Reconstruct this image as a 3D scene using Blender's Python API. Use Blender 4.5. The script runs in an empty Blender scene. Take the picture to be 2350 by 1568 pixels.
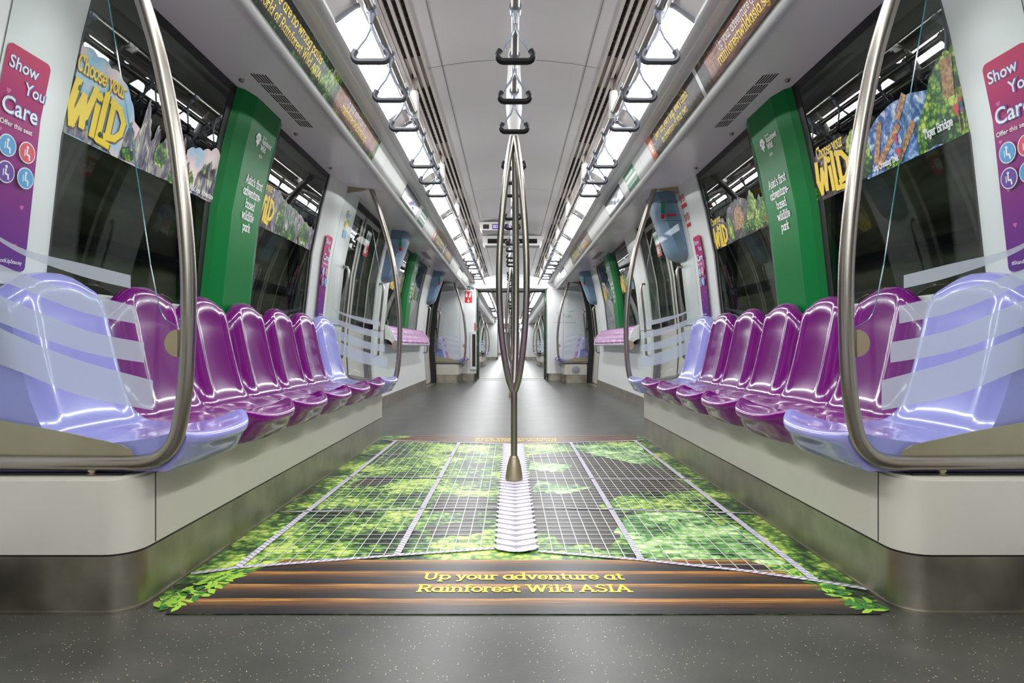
import bpy, bmesh, math, random
from mathutils import Vector, Matrix
from math import pi, sin, cos, radians
random.seed(7)
S = bpy.context.scene
COL = S.collection
# ------------------------------------------------------------------ camera, world, exposure
cam_d = bpy.data.cameras.new('camera'); cam = bpy.data.objects.new('camera', cam_d); COL.objects.link(cam)
cam.location = (-0.017, 0.0, 0.687); cam.rotation_euler = (pi/2, 0, 0)
cam_d.sensor_width = 36; cam_d.lens = 1440/2350*36; cam_d.clip_start = 0.02; cam_d.clip_end = 200
cam_d.shift_x = 3/2350; cam_d.shift_y = 11/2350
S.camera = cam
w = bpy.data.worlds.new('tunnel_dark'); S.world = w; w.use_nodes = True
w.node_tree.nodes['Background'].inputs[0].default_value = (0.02, 0.025, 0.03, 1)
w.node_tree.nodes['Background'].inputs[1].default_value = 0.5
S.view_settings.view_transform = 'Standard'; S.view_settings.look = 'None'
S.view_settings.gamma = 1; S.view_settings.use_curve_mapping = False
S.view_settings.exposure = 1.85
LIGHT = 10.0          # emission of the ceiling light diffusers
# ------------------------------------------------------------------ colour / material helpers
def lin(c):
    return tuple(((v/255)/12.92 if v/255 <= .04045 else ((v/255+.055)/1.055)**2.4) for v in c)
MATS = {}
def mat(name, rgb, rough=.4, metal=0., spec=.5, bump=None, noise=None, coat=0, aniso=0):
    """plain principled; noise=(scale, amount, stretch xyz) gives a mottled colour; bump=(scale,strength)"""
    if name in MATS: return MATS[name]
    m = bpy.data.materials.new(name); m.use_nodes = True; nt = m.node_tree; N = nt.nodes; L = nt.links
    b = N['Principled BSDF']; c = lin(rgb)
    b.inputs['Base Color'].default_value = (*c, 1); b.inputs['Roughness'].default_value = rough
    b.inputs['Metallic'].default_value = metal; b.inputs['Specular IOR Level'].default_value = spec
    if coat: b.inputs['Coat Weight'].default_value = coat; b.inputs['Coat Roughness'].default_value = .03
    tc = N.new('ShaderNodeTexCoord')
    if noise:
        mp = N.new('ShaderNodeMapping'); mp.inputs['Scale'].default_value = noise[2]
        n = N.new('ShaderNodeTexNoise'); n.inputs['Scale'].default_value = noise[0]; n.inputs['Detail'].default_value = 5
        r = N.new('ShaderNodeMapRange'); r.inputs[1].default_value = .3; r.inputs[2].default_value = .7
        r.inputs[3].default_value = 1-noise[1]; r.inputs[4].default_value = 1+noise[1]
        mx = N.new('ShaderNodeVectorMath'); mx.operation = 'SCALE'; mx.inputs[0].default_value = c
        L.new(tc.outputs['Object'], mp.inputs[0]); L.new(mp.outputs[0], n.inputs['Vector']); L.new(n.outputs[0], r.inputs[0])
        L.new(r.outputs[0], mx.inputs['Scale']); L.new(mx.outputs[0], b.inputs['Base Color'])
        if metal > .5:
            r2 = N.new('ShaderNodeMapRange'); r2.inputs[3].default_value = max(.05, rough-.1); r2.inputs[4].default_value = rough+.15
            L.new(n.outputs[0], r2.inputs[0]); L.new(r2.outputs[0], b.inputs['Roughness'])
    if bump:
        n2 = N.new('ShaderNodeTexNoise'); n2.inputs['Scale'].default_value = bump[0]
        bp = N.new('ShaderNodeBump'); bp.inputs['Strength'].default_value = bump[1]; bp.inputs['Distance'].default_value = .002
        L.new(tc.outputs['Object'], n2.inputs['Vector']); L.new(n2.outputs[0], bp.inputs['Height']); L.new(bp.outputs[0], b.inputs['Normal'])
    MATS[name] = m; return m
def ramp_mat(name, stops, scale=8, stretch=(1,1,1), rough=.35, detail=6, kind='noise', dist=0, kscale=None, lo=.3, hi=.7):
    """printed picture surfaces: noise (optionally times voronoi) through a colour ramp"""
    if name in MATS: return MATS[name]
    m = bpy.data.materials.new(name); m.use_nodes = True; nt = m.node_tree; N = nt.nodes; L = nt.links
    b = N['Principled BSDF']; b.inputs['Roughness'].default_value = rough; b.inputs['Specular IOR Level'].default_value = .3
    tc = N.new('ShaderNodeTexCoord'); mp = N.new('ShaderNodeMapping'); mp.inputs['Scale'].default_value = stretch
    L.new(tc.outputs['Object'], mp.inputs[0])
    n = N.new('ShaderNodeTexNoise'); n.inputs['Scale'].default_value = scale; n.inputs['Detail'].default_value = detail
    n.inputs['Distortion'].default_value = dist
    L.new(mp.outputs[0], n.inputs['Vector']); fac = n.outputs[0]
    r = N.new('ShaderNodeMapRange'); r.inputs[1].default_value = lo; r.inputs[2].default_value = hi
    L.new(fac, r.inputs[0]); fac = r.outputs[0]
    if kind == 'leaf':
        v = N.new('ShaderNodeTexVoronoi'); v.inputs['Scale'].default_value = kscale or scale*8
        v2 = N.new('ShaderNodeMapRange'); v2.inputs[1].default_value = 0; v2.inputs[2].default_value = .8
        v2.inputs[3].default_value = .30; v2.inputs[4].default_value = -.35
        nd = N.new('ShaderNodeTexNoise'); nd.inputs['Scale'].default_value = (kscale or scale*8)*1.3; nd.inputs['Detail'].default_value = 2; L.new(mp.outputs[0], nd.inputs['Vector'])
        vm = N.new('ShaderNodeVectorMath'); vm.operation = 'MULTIPLY_ADD'; k_ = 1.1/(kscale or scale*8); vm.inputs[1].default_value = (k_,k_,k_)
        L.new(nd.outputs['Color'], vm.inputs[0]); L.new(mp.outputs[0], vm.inputs[2])
        L.new(vm.outputs[0], v.inputs['Vector']); L.new(v.outputs['Distance'], v2.inputs[0])
        sp = N.new('ShaderNodeSeparateColor'); L.new(v.outputs['Color'], sp.inputs[0])
        a0 = N.new('ShaderNodeMath'); a0.operation = 'MULTIPLY_ADD'; a0.inputs[1].default_value = .5; a0.inputs[2].default_value = -.25
        L.new(sp.outputs[0], a0.inputs[0])
        a = N.new('ShaderNodeMath'); a.operation = 'ADD'; a1 = N.new('ShaderNodeMath'); a1.operation = 'ADD'
        L.new(fac, a.inputs[0]); L.new(v2.outputs[0], a.inputs[1]); L.new(a.outputs[0], a1.inputs[0]); L.new(a0.outputs[0], a1.inputs[1])
        fac = a1.outputs[0]
    cr = N.new('ShaderNodeValToRGB'); el = cr.color_ramp.elements
    while len(el) < len(stops): el.new(.5)
    for e, (p, c) in zip(el, stops): e.position = p; e.color = (*lin(c), 1)
    L.new(fac, cr.inputs[0]); L.new(cr.outputs[0], b.inputs['Base Color'])
    MATS[name] = m; return m
def emis(name, rgb, s):
    m = bpy.data.materials.new(name); m.use_nodes = True; b = m.node_tree.nodes['Principled BSDF']
    b.inputs['Base Color'].default_value = (.8,.8,.8,1)
    b.inputs['Emission Color'].default_value = (*lin(rgb), 1); b.inputs['Emission Strength'].default_value = s
    MATS[name] = m; return m
def glass(name, tint, gloss=1.0, base=.05, rough=.01, diffuse=0, dcol=(200,210,215)):
    m = bpy.data.materials.new(name); m.use_nodes = True; nt = m.node_tree; N = nt.nodes; L = nt.links
    N.remove(N['Principled BSDF']); out = N['Material Output']
    tr = N.new('ShaderNodeBsdfTransparent'); tr.inputs[0].default_value = (*lin(tint), 1)
    gl = N.new('ShaderNodeBsdfGlossy'); gl.inputs['Roughness'].default_value = rough
    lw = N.new('ShaderNodeLayerWeight'); lw.inputs[0].default_value = .5
    p = N.new('ShaderNodeMath'); p.operation = 'POWER'; p.inputs[1].default_value = 5; L.new(lw.outputs['Facing'], p.inputs[0])
    q = N.new('ShaderNodeMath'); q.operation = 'MULTIPLY_ADD'; q.inputs[1].default_value = (1-base)*gloss; q.inputs[2].default_value = base
    L.new(p.outputs[0], q.inputs[0]); mx = N.new('ShaderNodeMixShader'); src = tr.outputs[0]
    if diffuse:
        df = N.new('ShaderNodeBsdfDiffuse'); df.inputs[0].default_value = (*lin(dcol), 1)
        tl = N.new('ShaderNodeBsdfTranslucent'); tl.inputs[0].default_value = (*lin(dcol), 1)
        m1 = N.new('ShaderNodeMixShader'); m1.inputs[0].default_value = .5; L.new(df.outputs[0], m1.inputs[1]); L.new(tl.outputs[0], m1.inputs[2])
        m2 = N.new('ShaderNodeMixShader'); m2.inputs[0].default_value = diffuse; L.new(src, m2.inputs[1]); L.new(m1.outputs[0], m2.inputs[2]); src = m2.outputs[0]
    L.new(q.outputs[0], mx.inputs[0]); L.new(src, mx.inputs[1]); L.new(gl.outputs[0], mx.inputs[2]); L.new(mx.outputs[0], out.inputs[0])
    MATS[name] = m; return m

WHITE = mat('white_laminate', (226,229,226), .3, noise=(1.5,.03,(1,1,1)))
CEIL = mat('ceiling_panel', (190,186,186), .3, noise=(1.2,.03,(1,1,1)))
COVE = mat('cove_panel', (244,242,243), .22, noise=(1.2,.03,(1,1,1)))
CREAM = mat('cream_panel', (204,200,188), .3, noise=(2,.05,(1,1,1)))
BEIGE = mat('grille_beige', (186,178,172), .4)
STEEL = mat('stainless_tube', (162,156,147), .27, metal=1, noise=(3,.08,(1,1,1)))
KICK = mat('scuffed_stainless', (166,160,146), .38, metal=1, noise=(7,.28,(1,1,1)), bump=(60,.15))
PLATE = mat('brushed_plate', (182,168,142), .42, metal=.85, noise=(5,.15,(1,4,1)))
BLACK = mat('black_rubber', (22,22,24), .5)
SLOT = mat('dark_slot', (16,15,15), .8)
SEAM = mat('seam_line', (92,88,86), .7)
LILAC = mat('lilac_gelcoat', (152,150,218), .18, coat=.45)
PURP = mat('purple_gelcoat', (112,8,112), .16, spec=.4, coat=.4)
PINK = mat('pink_gelcoat', (160,74,156), .3, coat=.1)
PINKJ = mat('pink_joint', (232,190,228), .45)
GREEN = mat('green_film', (0,116,52), .36, spec=.22)
BLUEGREY = mat('bluegrey_cover', (112,138,164), .35)
GREYP = mat('grey_plastic', (150,154,160), .3, coat=.3)
DARKG = mat('dark_grip', (10,12,15), .5, spec=.3)
MIDG = mat('grey_grip', (60,62,68), .45, spec=.3)
STRAPM = mat('clear_grey_strap', (112,120,132), .3, coat=.3)
SLEEVE = mat('white_sleeve', (196,196,192), .4)
CONC = mat('tunnel_concrete', (170,168,148), .9, noise=(2,.45,(1,1,4)))
CONDUIT = mat('tunnel_conduit', (90,96,104), .5, metal=.4)
DGLASS = glass('window_glass', (176,184,176), base=.04)
SGLASS = glass('screen_glass', (250,253,252), base=.03)
FROST = glass('frosted_film', (200,215,220), base=.03, rough=.3, diffuse=.6, dcol=(232,238,244))
EDGE = mat('glass_edge_teal', (24,104,112), .15)
LAMP = emis('lamp_diffuser', (250,252,255), LIGHT)
YEL = mat('print_yellow', (246,212,30), .35)
YELF = mat('floor_print_yellow', (240,210,40), .4)
WPR = mat('print_white', (240,240,240), .35)
RED = mat('print_red', (214,30,34), .35)
GRN = mat('print_green', (20,140,96), .35)
BLU = mat('print_blue', (80,160,215), .35)
VIO = mat('print_violet', (104,60,160), .35)
ORG = mat('print_orange', (236,120,60), .35)
BRN = mat('print_brown', (96,66,40), .4)
DKP = mat('print_dark', (30,30,30), .35)
SKY = ramp_mat('print_sky', [(0,(120,180,215)),(.5,(170,205,225)),(.75,(232,208,205)),(1,(240,225,220))], 5, lo=.35, hi=.65)
ROCK = ramp_mat('print_rock', [(0,(48,42,66)),(.4,(104,98,120)),(.7,(160,160,146)),(1,(222,222,196))], 16, (1,2.4,.8), dist=1.2)
ROCKD = ramp_mat('print_dark_rock', [(0,(22,18,18)),(.45,(64,52,54)),(.75,(118,104,108)),(1,(196,186,186))], 20, dist=1)
LEAF = ramp_mat('print_leaves', [(0,(10,36,16)),(.35,(30,92,26)),(.65,(110,160,36)),(1,(214,222,110))], 9, kind='leaf', kscale=60)
LEAFD = ramp_mat('print_dark_leaves', [(0,(6,18,16)),(.4,(16,56,36)),(.7,(40,110,52)),(1,(150,190,70))], 8, kind='leaf', kscale=70)
WATER = ramp_mat('print_water', [(0,(20,46,110)),(.45,(60,110,176)),(.7,(150,180,215)),(1,(236,240,246))], 22, dist=1.5)
LOG = ramp_mat('print_log', [(0,(110,72,44)),(.6,(186,140,92)),(1,(220,184,136))], 24, (3,3,3))
DARKAD = ramp_mat('print_night_grass', [(0,(24,22,20)),(.62,(44,38,32)),(.85,(110,82,40)),(1,(180,140,60))], 9, (6,1,3), dist=2)
PLAQ = ramp_mat('print_plaque', [(0,(104,60,54)),(.5,(148,98,88)),(1,(184,134,118))], 10, (8,1,8), dist=.8)

# ------------------------------------------------------------------ mesh builder
class MB:
    def __init__(s): s.v = []; s.f = []; s.m = []
    def add(s, vs, fs, mi=0):
        o = len(s.v); s.v += [tuple(p) for p in vs]
        for f in fs: s.f.append(tuple(i+o for i in f)); s.m.append(mi)
        return s
    def box(s, x0,x1,y0,y1,z0,z1, mi=0):
        x0,x1 = min(x0,x1),max(x0,x1)
        return s.add([(x0,y0,z0),(x1,y0,z0),(x1,y1,z0),(x0,y1,z0),(x0,y0,z1),(x1,y0,z1),(x1,y1,z1),(x0,y1,z1)],
              [(0,3,2,1),(4,5,6,7),(0,1,5,4),(1,2,6,5),(2,3,7,6),(3,0,4,7)], mi)
    def ext(s, prof, y0, y1, mi=0, closed=False, caps=False, ny=1):
        """extrude an (x,z) polyline along y"""
        n = len(prof); vs = []
        for j in range(ny+1):
            y = y0+(y1-y0)*j/ny; vs += [(p[0],y,p[1]) for p in prof]
        fs = []
        for j in range(ny):
            for i in range(n if closed else n-1):
                a = j*n+i; b = j*n+(i+1)%n; fs.append((a,b,b+n,a+n))
        if caps: fs += [tuple(range(n)), tuple(reversed([ny*n+i for i in range(n)]))]
        return s.add(vs, fs, mi)
    def extz(s, poly, z0, z1, mi=0):
        n = len(poly); vs = [(p[0],p[1],z0) for p in poly]+[(p[0],p[1],z1) for p in poly]
        return s.add(vs, [(i,(i+1)%n,(i+1)%n+n,i+n) for i in range(n)]+[tuple(reversed(range(n))), tuple(range(n,2*n))], mi)
    def grid(s, P, mi=0, flip=False):
        nr = len(P); nc = len(P[0]); vs = [p for r in P for p in r]; fs = []
        for i in range(nr-1):
            for j in range(nc-1):
                a = i*nc+j; q = (a,a+1,a+nc+1,a+nc); fs.append(q[::-1] if flip else q)
        return s.add(vs, fs, mi)
    def tube(s, path, r, seg=12, mi=0, cap=True, flat=1.0):
        path = [Vector(p) for p in path]; n = len(path); rings = []
        t0 = (path[1]-path[0]).normalized(); up = Vector((0,0,1)) if abs(t0.z) < .9 else Vector((0,1,0))
        nrm = (up - t0*up.dot(t0)).normalized()
        for i in range(n):
            t = (path[min(i+1,n-1)]-path[max(i-1,0)]).normalized()
            nrm = (nrm - t*nrm.dot(t)).normalized(); bi = t.cross(nrm)
            rr = r[i] if isinstance(r, (list,tuple)) else r
            rings.append([path[i]+nrm*(rr*cos(2*pi*k/seg))+bi*(rr*flat*sin(2*pi*k/seg)) for k in range(seg)])
        vs = [p for ring in rings for p in ring]; fs = []
        for i in range(n-1):
            for k in range(seg):
                a = i*seg+k; b = i*seg+(k+1)%seg; fs.append((a,b,b+seg,a+seg))
        if cap: fs += [tuple(reversed(range(seg))), tuple((n-1)*seg+k for k in range(seg))]
        return s.add(vs, fs, mi)
    def lathe(s, prof, c, seg=24, mi=0, axis='z'):
        vs = []; fs = []; n = len(prof)
        for r, h in prof:
            for k in range(seg):
                a = 2*pi*k/seg; p = (r*cos(a), r*sin(a), h)
                if axis == 'y': p = (p[0], p[2], p[1])
                if axis == 'x': p = (p[2], p[0], p[1])
                vs.append((c[0]+p[0], c[1]+p[1], c[2]+p[2]))
        for i in range(n-1):
            for k in range(seg):
                a = i*seg+k; b = i*seg+(k+1)%seg; fs.append((a,b,b+seg,a+seg))
        fs += [tuple(reversed(range(seg))), tuple((n-1)*seg+k for k in range(seg))]
        return s.add(vs, fs, mi)
    def build(s, name, mats, parent=None, smooth=35, kind=None, label=None, cat=None, group=None, org=None):
        me = bpy.data.meshes.new(name)
        o3 = Vector(org) if org else Vector((0,0,0))
        me.from_pydata([tuple(Vector(p)-o3) for p in s.v], [], s.f)
        if not isinstance(mats, (list,tuple)): mats = [mats]
        for m in mats: me.materials.append(m)
        me.polygons.foreach_set('material_index', s.m)
        bm = bmesh.new(); bm.from_mesh(me); bmesh.ops.recalc_face_normals(bm, faces=bm.faces); bm.to_mesh(me); bm.free()
        if smooth:
            me.polygons.foreach_set('use_smooth', [True]*len(me.polygons)); me.set_sharp_from_angle(angle=radians(smooth))
        me.update()
        o = bpy.data.objects.new(name, me); COL.objects.link(o)
        if org and not parent: o.location = org
        if parent: o.parent = parent; 
        if kind: o['kind'] = kind
        if label: o['label'] = label
        if cat: o['category'] = cat
        if group: o['group'] = group
        return o
def struct(mb, name, mats, smooth=35): return mb.build(name, mats, kind='structure', smooth=smooth)
def thing(name, label, cat, loc, group=None):
    o = bpy.data.objects.new(name, None); COL.objects.link(o); o.location = loc; o.empty_display_size = .05
    o['label'] = label; o['category'] = cat
    if group: o['group'] = group
    return o
def part(mb, name, mats, root, smooth=35, label=None, off=None):
    """mb holds world coordinates; the part is parented to root (an Empty at root.location)"""
    base = off if off is not None else root.matrix_basis.translation
    o = mb.build(name, mats, parent=root, smooth=smooth, label=label)
    o.location = -Vector(base)
    return o
def sub(mb, name, mats, prt, smooth=35, label=None):
    o = mb.build(name, mats, parent=prt, smooth=smooth, label=label); return o     # same space as its part
def dup(root, dy=0, loc=None, label=None, group=None):
    r = root.copy(); COL.objects.link(r)
    r.location = Vector(loc) if loc is not None else root.location+Vector((0,dy,0))
    if label: r['label'] = label
    if group: r['group'] = group
    for ch in list(root.children):
        c = ch.copy(); COL.objects.link(c); c.parent = r
        for g in list(ch.children):
            d = g.copy(); COL.objects.link(d); d.parent = c
    return r

# ------------------------------------------------------------------ text: a slab-serif stroke face and the built-in sans
def _arc(cx,cy,rx,ry,a0,a1,n=10): return [(cx+rx*cos(radians(a0+(a1-a0)*i/n)), cy+ry*sin(radians(a0+(a1-a0)*i/n))) for i in range(n+1)]
XH = .68
def _g():
    G = {}; x = XH; h = x/2
    def ser(*pts, w=.10): return [[(a-w,b),(a+w,b)] for a,b in pts]
    bowl = lambda cx: _arc(cx,h,.23,h-.04,0,360,16)
    G['a'] = (.62,[bowl(.27),[(.48,x),(.48,0)]]+ser((.53,.03),w=.07))
    G['b'] = (.62,[bowl(.36),[(.13,1),(.13,.03)]]+ser((.08,.97),w=.07))
    G['c'] = (.52,[_arc(.28,h,.22,h-.04,40,320,14)])
    G['d'] = (.64,[bowl(.27),[(.49,1),(.49,0)]]+ser((.43,.97),(.54,.03),w=.07))
    G['e'] = (.56,[[(.07,h),(.50,h)]+_arc(.28,h,.22,h-.04,5,320,14)])
    G['f'] = (.42,[[(.18,.03)]+[(.18,.8)]+_arc(.32,.82,.14,.14,180,60,6),[(.05,x-.02),(.36,x-.02)]]+ser((.19,.03)))
    G['g'] = (.62,[bowl(.27),[(.48,x),(.48,-.08)]+_arc(.28,-.08,.20,.17,0,-150,8)]+ser((.54,x-.03),w=.06))
    G['h'] = (.66,[[(.14,1),(.14,.03)],_arc(.33,x-.26,.19,.22,160,0,8)+[(.52,.03)]]+ser((.14,.03),(.52,.03),(.09,.97),w=.09))
    G['i'] = (.32,[[(.16,x-.02),(.16,.03)]]+ser((.16,.03))+ser((.11,x-.03),w=.07)+[[(.16,.86),(.16,.95)]])
    G['k'] = (.62,[[(.14,1),(.14,.03)],[(.14,.25),(.46,x-.03)],[(.26,.37),(.5,.03)]]+ser((.14,.03),(.5,.03),(.46,x-.03),(.09,.97),w=.08))
    G['l'] = (.32,[[(.16,1),(.16,.03)]]+ser((.16,.03))+ser((.11,.97),w=.07))
    G['m'] = (.96,[[(.14,x-.02),(.14,.03)],_arc(.31,x-.24,.17,.2,160,0,7)+[(.48,.03)],_arc(.65,x-.24,.17,.2,160,0,7)+[(.82,.03)]]+ser((.14,.03),(.48,.03),(.82,.03),w=.08)+ser((.09,x-.03),w=.06))
    G['n'] = (.66,[[(.14,x-.02),(.14,.03)],_arc(.33,x-.26,.19,.22,160,0,8)+[(.52,.03)]]+ser((.14,.03),(.52,.03),w=.09)+ser((.09,x-.03),w=.06))
    G['o'] = (.56,[_arc(.28,h,.23,h-.04,0,360,16)])
    G['p'] = (.64,[bowl(.37),[(.14,x),(.14,-.27)]]+ser((.14,-.27))+ser((.09,x-.03),w=.06))
    G['r'] = (.46,[[(.14,x-.02),(.14,.03)],_arc(.33,x-.24,.19,.2,165,60,6)]+ser((.14,.03))+ser((.09,x-.03),w=.06))
    G['s'] = (.48,[_arc(.24,x-.19,.16,.15,30,200,8)+_arc(.24,.19,.17,.15,60,-160,9)])
    G['t'] = (.42,[[(.18,.88),(.18,.2)]+_arc(.32,.18,.14,.15,180,300,6),[(.04,x-.02),(.36,x-.02)]])
    G['u'] = (.66,[[(.14,x-.02)]+_arc(.31,.24,.18,.2,180,330,8),[(.50,x-.02),(.50,.03)]]+ser((.10,x-.03),(.46,x-.03),w=.07)+ser((.55,.03),w=.06))
    G['v'] = (.60,[[(.1,x-.02),(.30,.03),(.5,x-.02)]]+ser((.1,x-.03),(.5,x-.03),w=.09))
    G['w'] = (.86,[[(.1,x-.02),(.26,.03),(.43,x-.06),(.6,.03),(.76,x-.02)]]+ser((.1,x-.03),(.76,x-.03),w=.09))
    G['y'] = (.60,[[(.1,x-.02),(.31,.05)],[(.5,x-.02),(.26,-.18),(.12,-.25)]]+ser((.1,x-.03),(.5,x-.03),w=.09))
    G['A'] = (.84,[[(.12,.03),(.42,.97),(.72,.03)],[(.24,.34),(.6,.34)]]+ser((.12,.03),(.72,.03)))
    G['B'] = (.72,[[(.15,.03),(.15,.97),(.4,.97)]+_arc(.4,.75,.18,.22,90,-90,8)+[(.15,.53)],[(.4,.53)]+_arc(.42,.28,.2,.25,90,-90,8)+[(.08,.03)]]+ser((.12,.97),w=.06))
    G['C'] = (.72,[_arc(.38,.5,.29,.46,45,315,16)]+[[(.6,.98),(.6,.72)]])
    G['E'] = (.68,[[(.16,.03),(.16,.97)],[(.06,.97),(.58,.97),(.58,.8)],[(.16,.51),(.44,.51)],[(.06,.03),(.6,.03),(.6,.2)]])
    G['I'] = (.38,[[(.19,.03),(.19,.97)]]+ser((.19,.03),(.19,.97),w=.12))
    G['L'] = (.64,[[(.17,.97),(.17,.03)],[(.06,.03),(.56,.03),(.56,.24)]]+ser((.17,.97),w=.11))
    G['R'] = (.78,[[(.16,.03),(.16,.97),(.42,.97)]+_arc(.42,.73,.19,.24,90,-90,8)+[(.16,.49)],[(.4,.49),(.62,.03),(.72,.03)]]+ser((.16,.03))+ser((.12,.97),w=.07))
    G['S'] = (.62,[_arc(.31,.74,.21,.22,20,220,9)+_arc(.3,.26,.22,.22,55,-160,10)])
    G['T'] = (.72,[[(.36,.03),(.36,.97)],[(.07,.76),(.07,.97),(.65,.97),(.65,.76)]]+ser((.36,.03),w=.12))
    G['U'] = (.82,[[(.16,.97)]+_arc(.41,.32,.25,.28,180,360,12)+[(.66,.97)]]+ser((.16,.97),(.66,.97),w=.11))
    G['W'] = (1.12,[[(.12,.97),(.34,.03),(.56,.9),(.78,.03),(1.0,.97)]]+ser((.12,.97),(1.0,.97),w=.11))
    G["'"] = (.2,[[(.1,.97),(.1,.76)]]); G['-'] = (.4,[[(.06,.32),(.34,.32)]])
    G['.'] = (.24,[[(.12,.0),(.12,.12)]]); G[','] = (.24,[[(.13,.1),(.08,-.12)]]); G[' '] = (.3,[])
    return G
GL = _g()
def ribbon(path, w):
    """thick polyline as quads with square joins"""
    out = []
    for (a,b),(c,d) in zip(path, path[1:]):
        dx,dy = c-a,d-b; l = math.hypot(dx,dy) or 1; dx/=l; dy/=l; e = w*.32
        ax,ay = a-dx*e,b-dy*e; cx,cy = c+dx*e,d+dy*e; nx,ny = -dy*w/2,dx*w/2
        out.append([(ax+nx,ay+ny),(ax-nx,ay-ny),(cx-nx,cy-ny),(cx+nx,cy+ny)])
    return out
def slab(text, size, x=0, y=0, align='l', wt=.13, sx=1.0):
    W = sum(GL.get(c,GL[' '])[0] for c in text)*size*sx
    ox = x - (W/2 if align == 'c' else W if align == 'r' else 0); out = []
    for c in text:
        w_, st = GL.get(c, GL[' '])
        for p in st:
            for q in ribbon(p, wt): out.append([(ox+a*size*sx, y+b*size) for a,b in q])
        ox += w_*size*sx
    return out
_sc = {}
def sans(text, size, x=0, y=0, align='l', bold=0.0):
    key = (text, bold)
    if key not in _sc:
        cu = bpy.data.curves.new('t','FONT'); cu.body = text; cu.size = 1; cu.resolution_u = 3; cu.offset = bold
        o = bpy.data.objects.new('t', cu); COL.objects.link(o); bpy.context.view_layer.update()
        me = bpy.data.meshes.new_from_object(o.evaluated_get(bpy.context.evaluated_depsgraph_get()))
        ps = [[(me.vertices[i].co.x, me.vertices[i].co.y) for i in p.vertices] for p in me.polygons]
        bpy.data.objects.remove(o); bpy.data.curves.remove(cu); bpy.data.meshes.remove(me)
        _sc[key] = ps
    ps = _sc[key]
    if not ps: return []
    xs = [a for p in ps for a,b in p]; W = (max(xs)-min(xs))*size; m0 = min(xs)*size
    ox = x-m0-(W/2 if align == 'c' else W if align == 'r' else 0)
    return [[(ox+a*size, y+b*size) for a,b in p] for p in ps]
def disc(cx, cy, r, n=20, ry=None): return [(cx+r*cos(2*pi*i/n), cy+(ry or r)*sin(2*pi*i/n)) for i in range(n)]
def rrect(x0,y0,x1,y1,r,n=5):
    o = []
    for cx,cy,a in ((x1-r,y1-r,0),(x0+r,y1-r,90),(x0+r,y0+r,180),(x1-r,y0+r,270)):
        o += [(cx+r*cos(radians(a+90*i/n)), cy+r*sin(radians(a+90*i/n))) for i in range(n+1)]
    return o
def jag(pts, amp, n=6, seed=1):
    """roughen an outline"""
    R = random.Random(seed); out = []
    for (a,b),(c,d) in zip(pts, pts[1:]+pts[:1]):
        for i in range(n):
            t = i/n; k = 0 if i == 0 else amp*(R.random()-.5)*2
            out.append((a+(c-a)*t+k*.5, b+(d-b)*t+k))
    return out
CLAMP = [None]
class Art:
    """flat printed layers: polygons in (s,t) mapped onto a surface by fn(s,t,lift)"""
    def __init__(s, fn): s.fn = fn; s.mb = MB(); s.mats = []; s.k = 0
    def add(s, polys, m, up=True):
        if up: s.k += 1
        if m not in s.mats: s.mats.append(m)
        if polys and not isinstance(polys[0][0], (tuple,list)): polys = [polys]
        if CLAMP[0]: polys = [[(min(max(a,CLAMP[0][0]),CLAMP[0][1]), max(b,CLAMP[0][2])) for a,b in p] for p in polys]
        for i,p in enumerate(polys): s.mb.add([s.fn(a,b,.0006+.0005*s.k+7e-6*(i%50)) for a,b in p], [tuple(range(len(p)))], s.mats.index(m))
        return s
    def build(s, name, root=None, **k):
        if root is not None: return part(s.mb, name, s.mats, root, smooth=0, **k)
        return s.mb.build(name, s.mats, smooth=0, **k)

# ------------------------------------------------------------------ cross-section of the car
WP = [(0,1.455),(.14,1.458),(.60,1.49),(.92,1.475),(1.34,1.43),(1.66,1.364),(1.92,1.297)]      # (z, x) glass line
def wx(z):
    for (a,b),(c,d) in zip(WP, WP[1:]):
        if z <= c: return b+(d-b)*(z-a)/(c-a)
    return WP[-1][1]
def prof(z0, z1, inset=0.0, sd=1):
    zs = [z0]+[z for z,_ in WP if z0+1e-4 < z < z1-1e-4]+[z1]
    return [(sd*(wx(z)-inset), z) for z in zs]
def wall_fn(sd, inset=0.0, y0=0, rev=False):
    """(s,t) = (reading direction along the wall, height) seen from inside"""
    def f(s, t, lift):
        y = y0 + s if sd < 0 else y0 - s
        return (sd*(wx(t)-inset-lift), y, t)
    return f
AD0 = (.900,1.860); AD1 = (.838,1.990)
def strip_fn(sd, y0):
    dx,dz = AD1[0]-AD0[0], AD1[1]-AD0[1]; L = math.hypot(dx,dz)
    def f(s, t, lift):
        y = y0+s if sd < 0 else y0-s
        return (sd*(AD0[0]+dx*t/L-(dz/L)*lift), y, AD0[1]+dz*t/L+(dx/L)*lift)
    return f
ADH = math.hypot(AD1[0]-AD0[0], AD1[1]-AD0[1])
CAR0, CARL, GANG = -6.3, 19.0, .7
PIT = CARL+GANG
BAYS = (-2.0, 3.2, 8.4); DOORS = (-4.6, .6, 5.8, 11.0)
DH, WH = .65, 1.245
made = []            # structure objects of the first car, copied for the cars beyond

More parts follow.
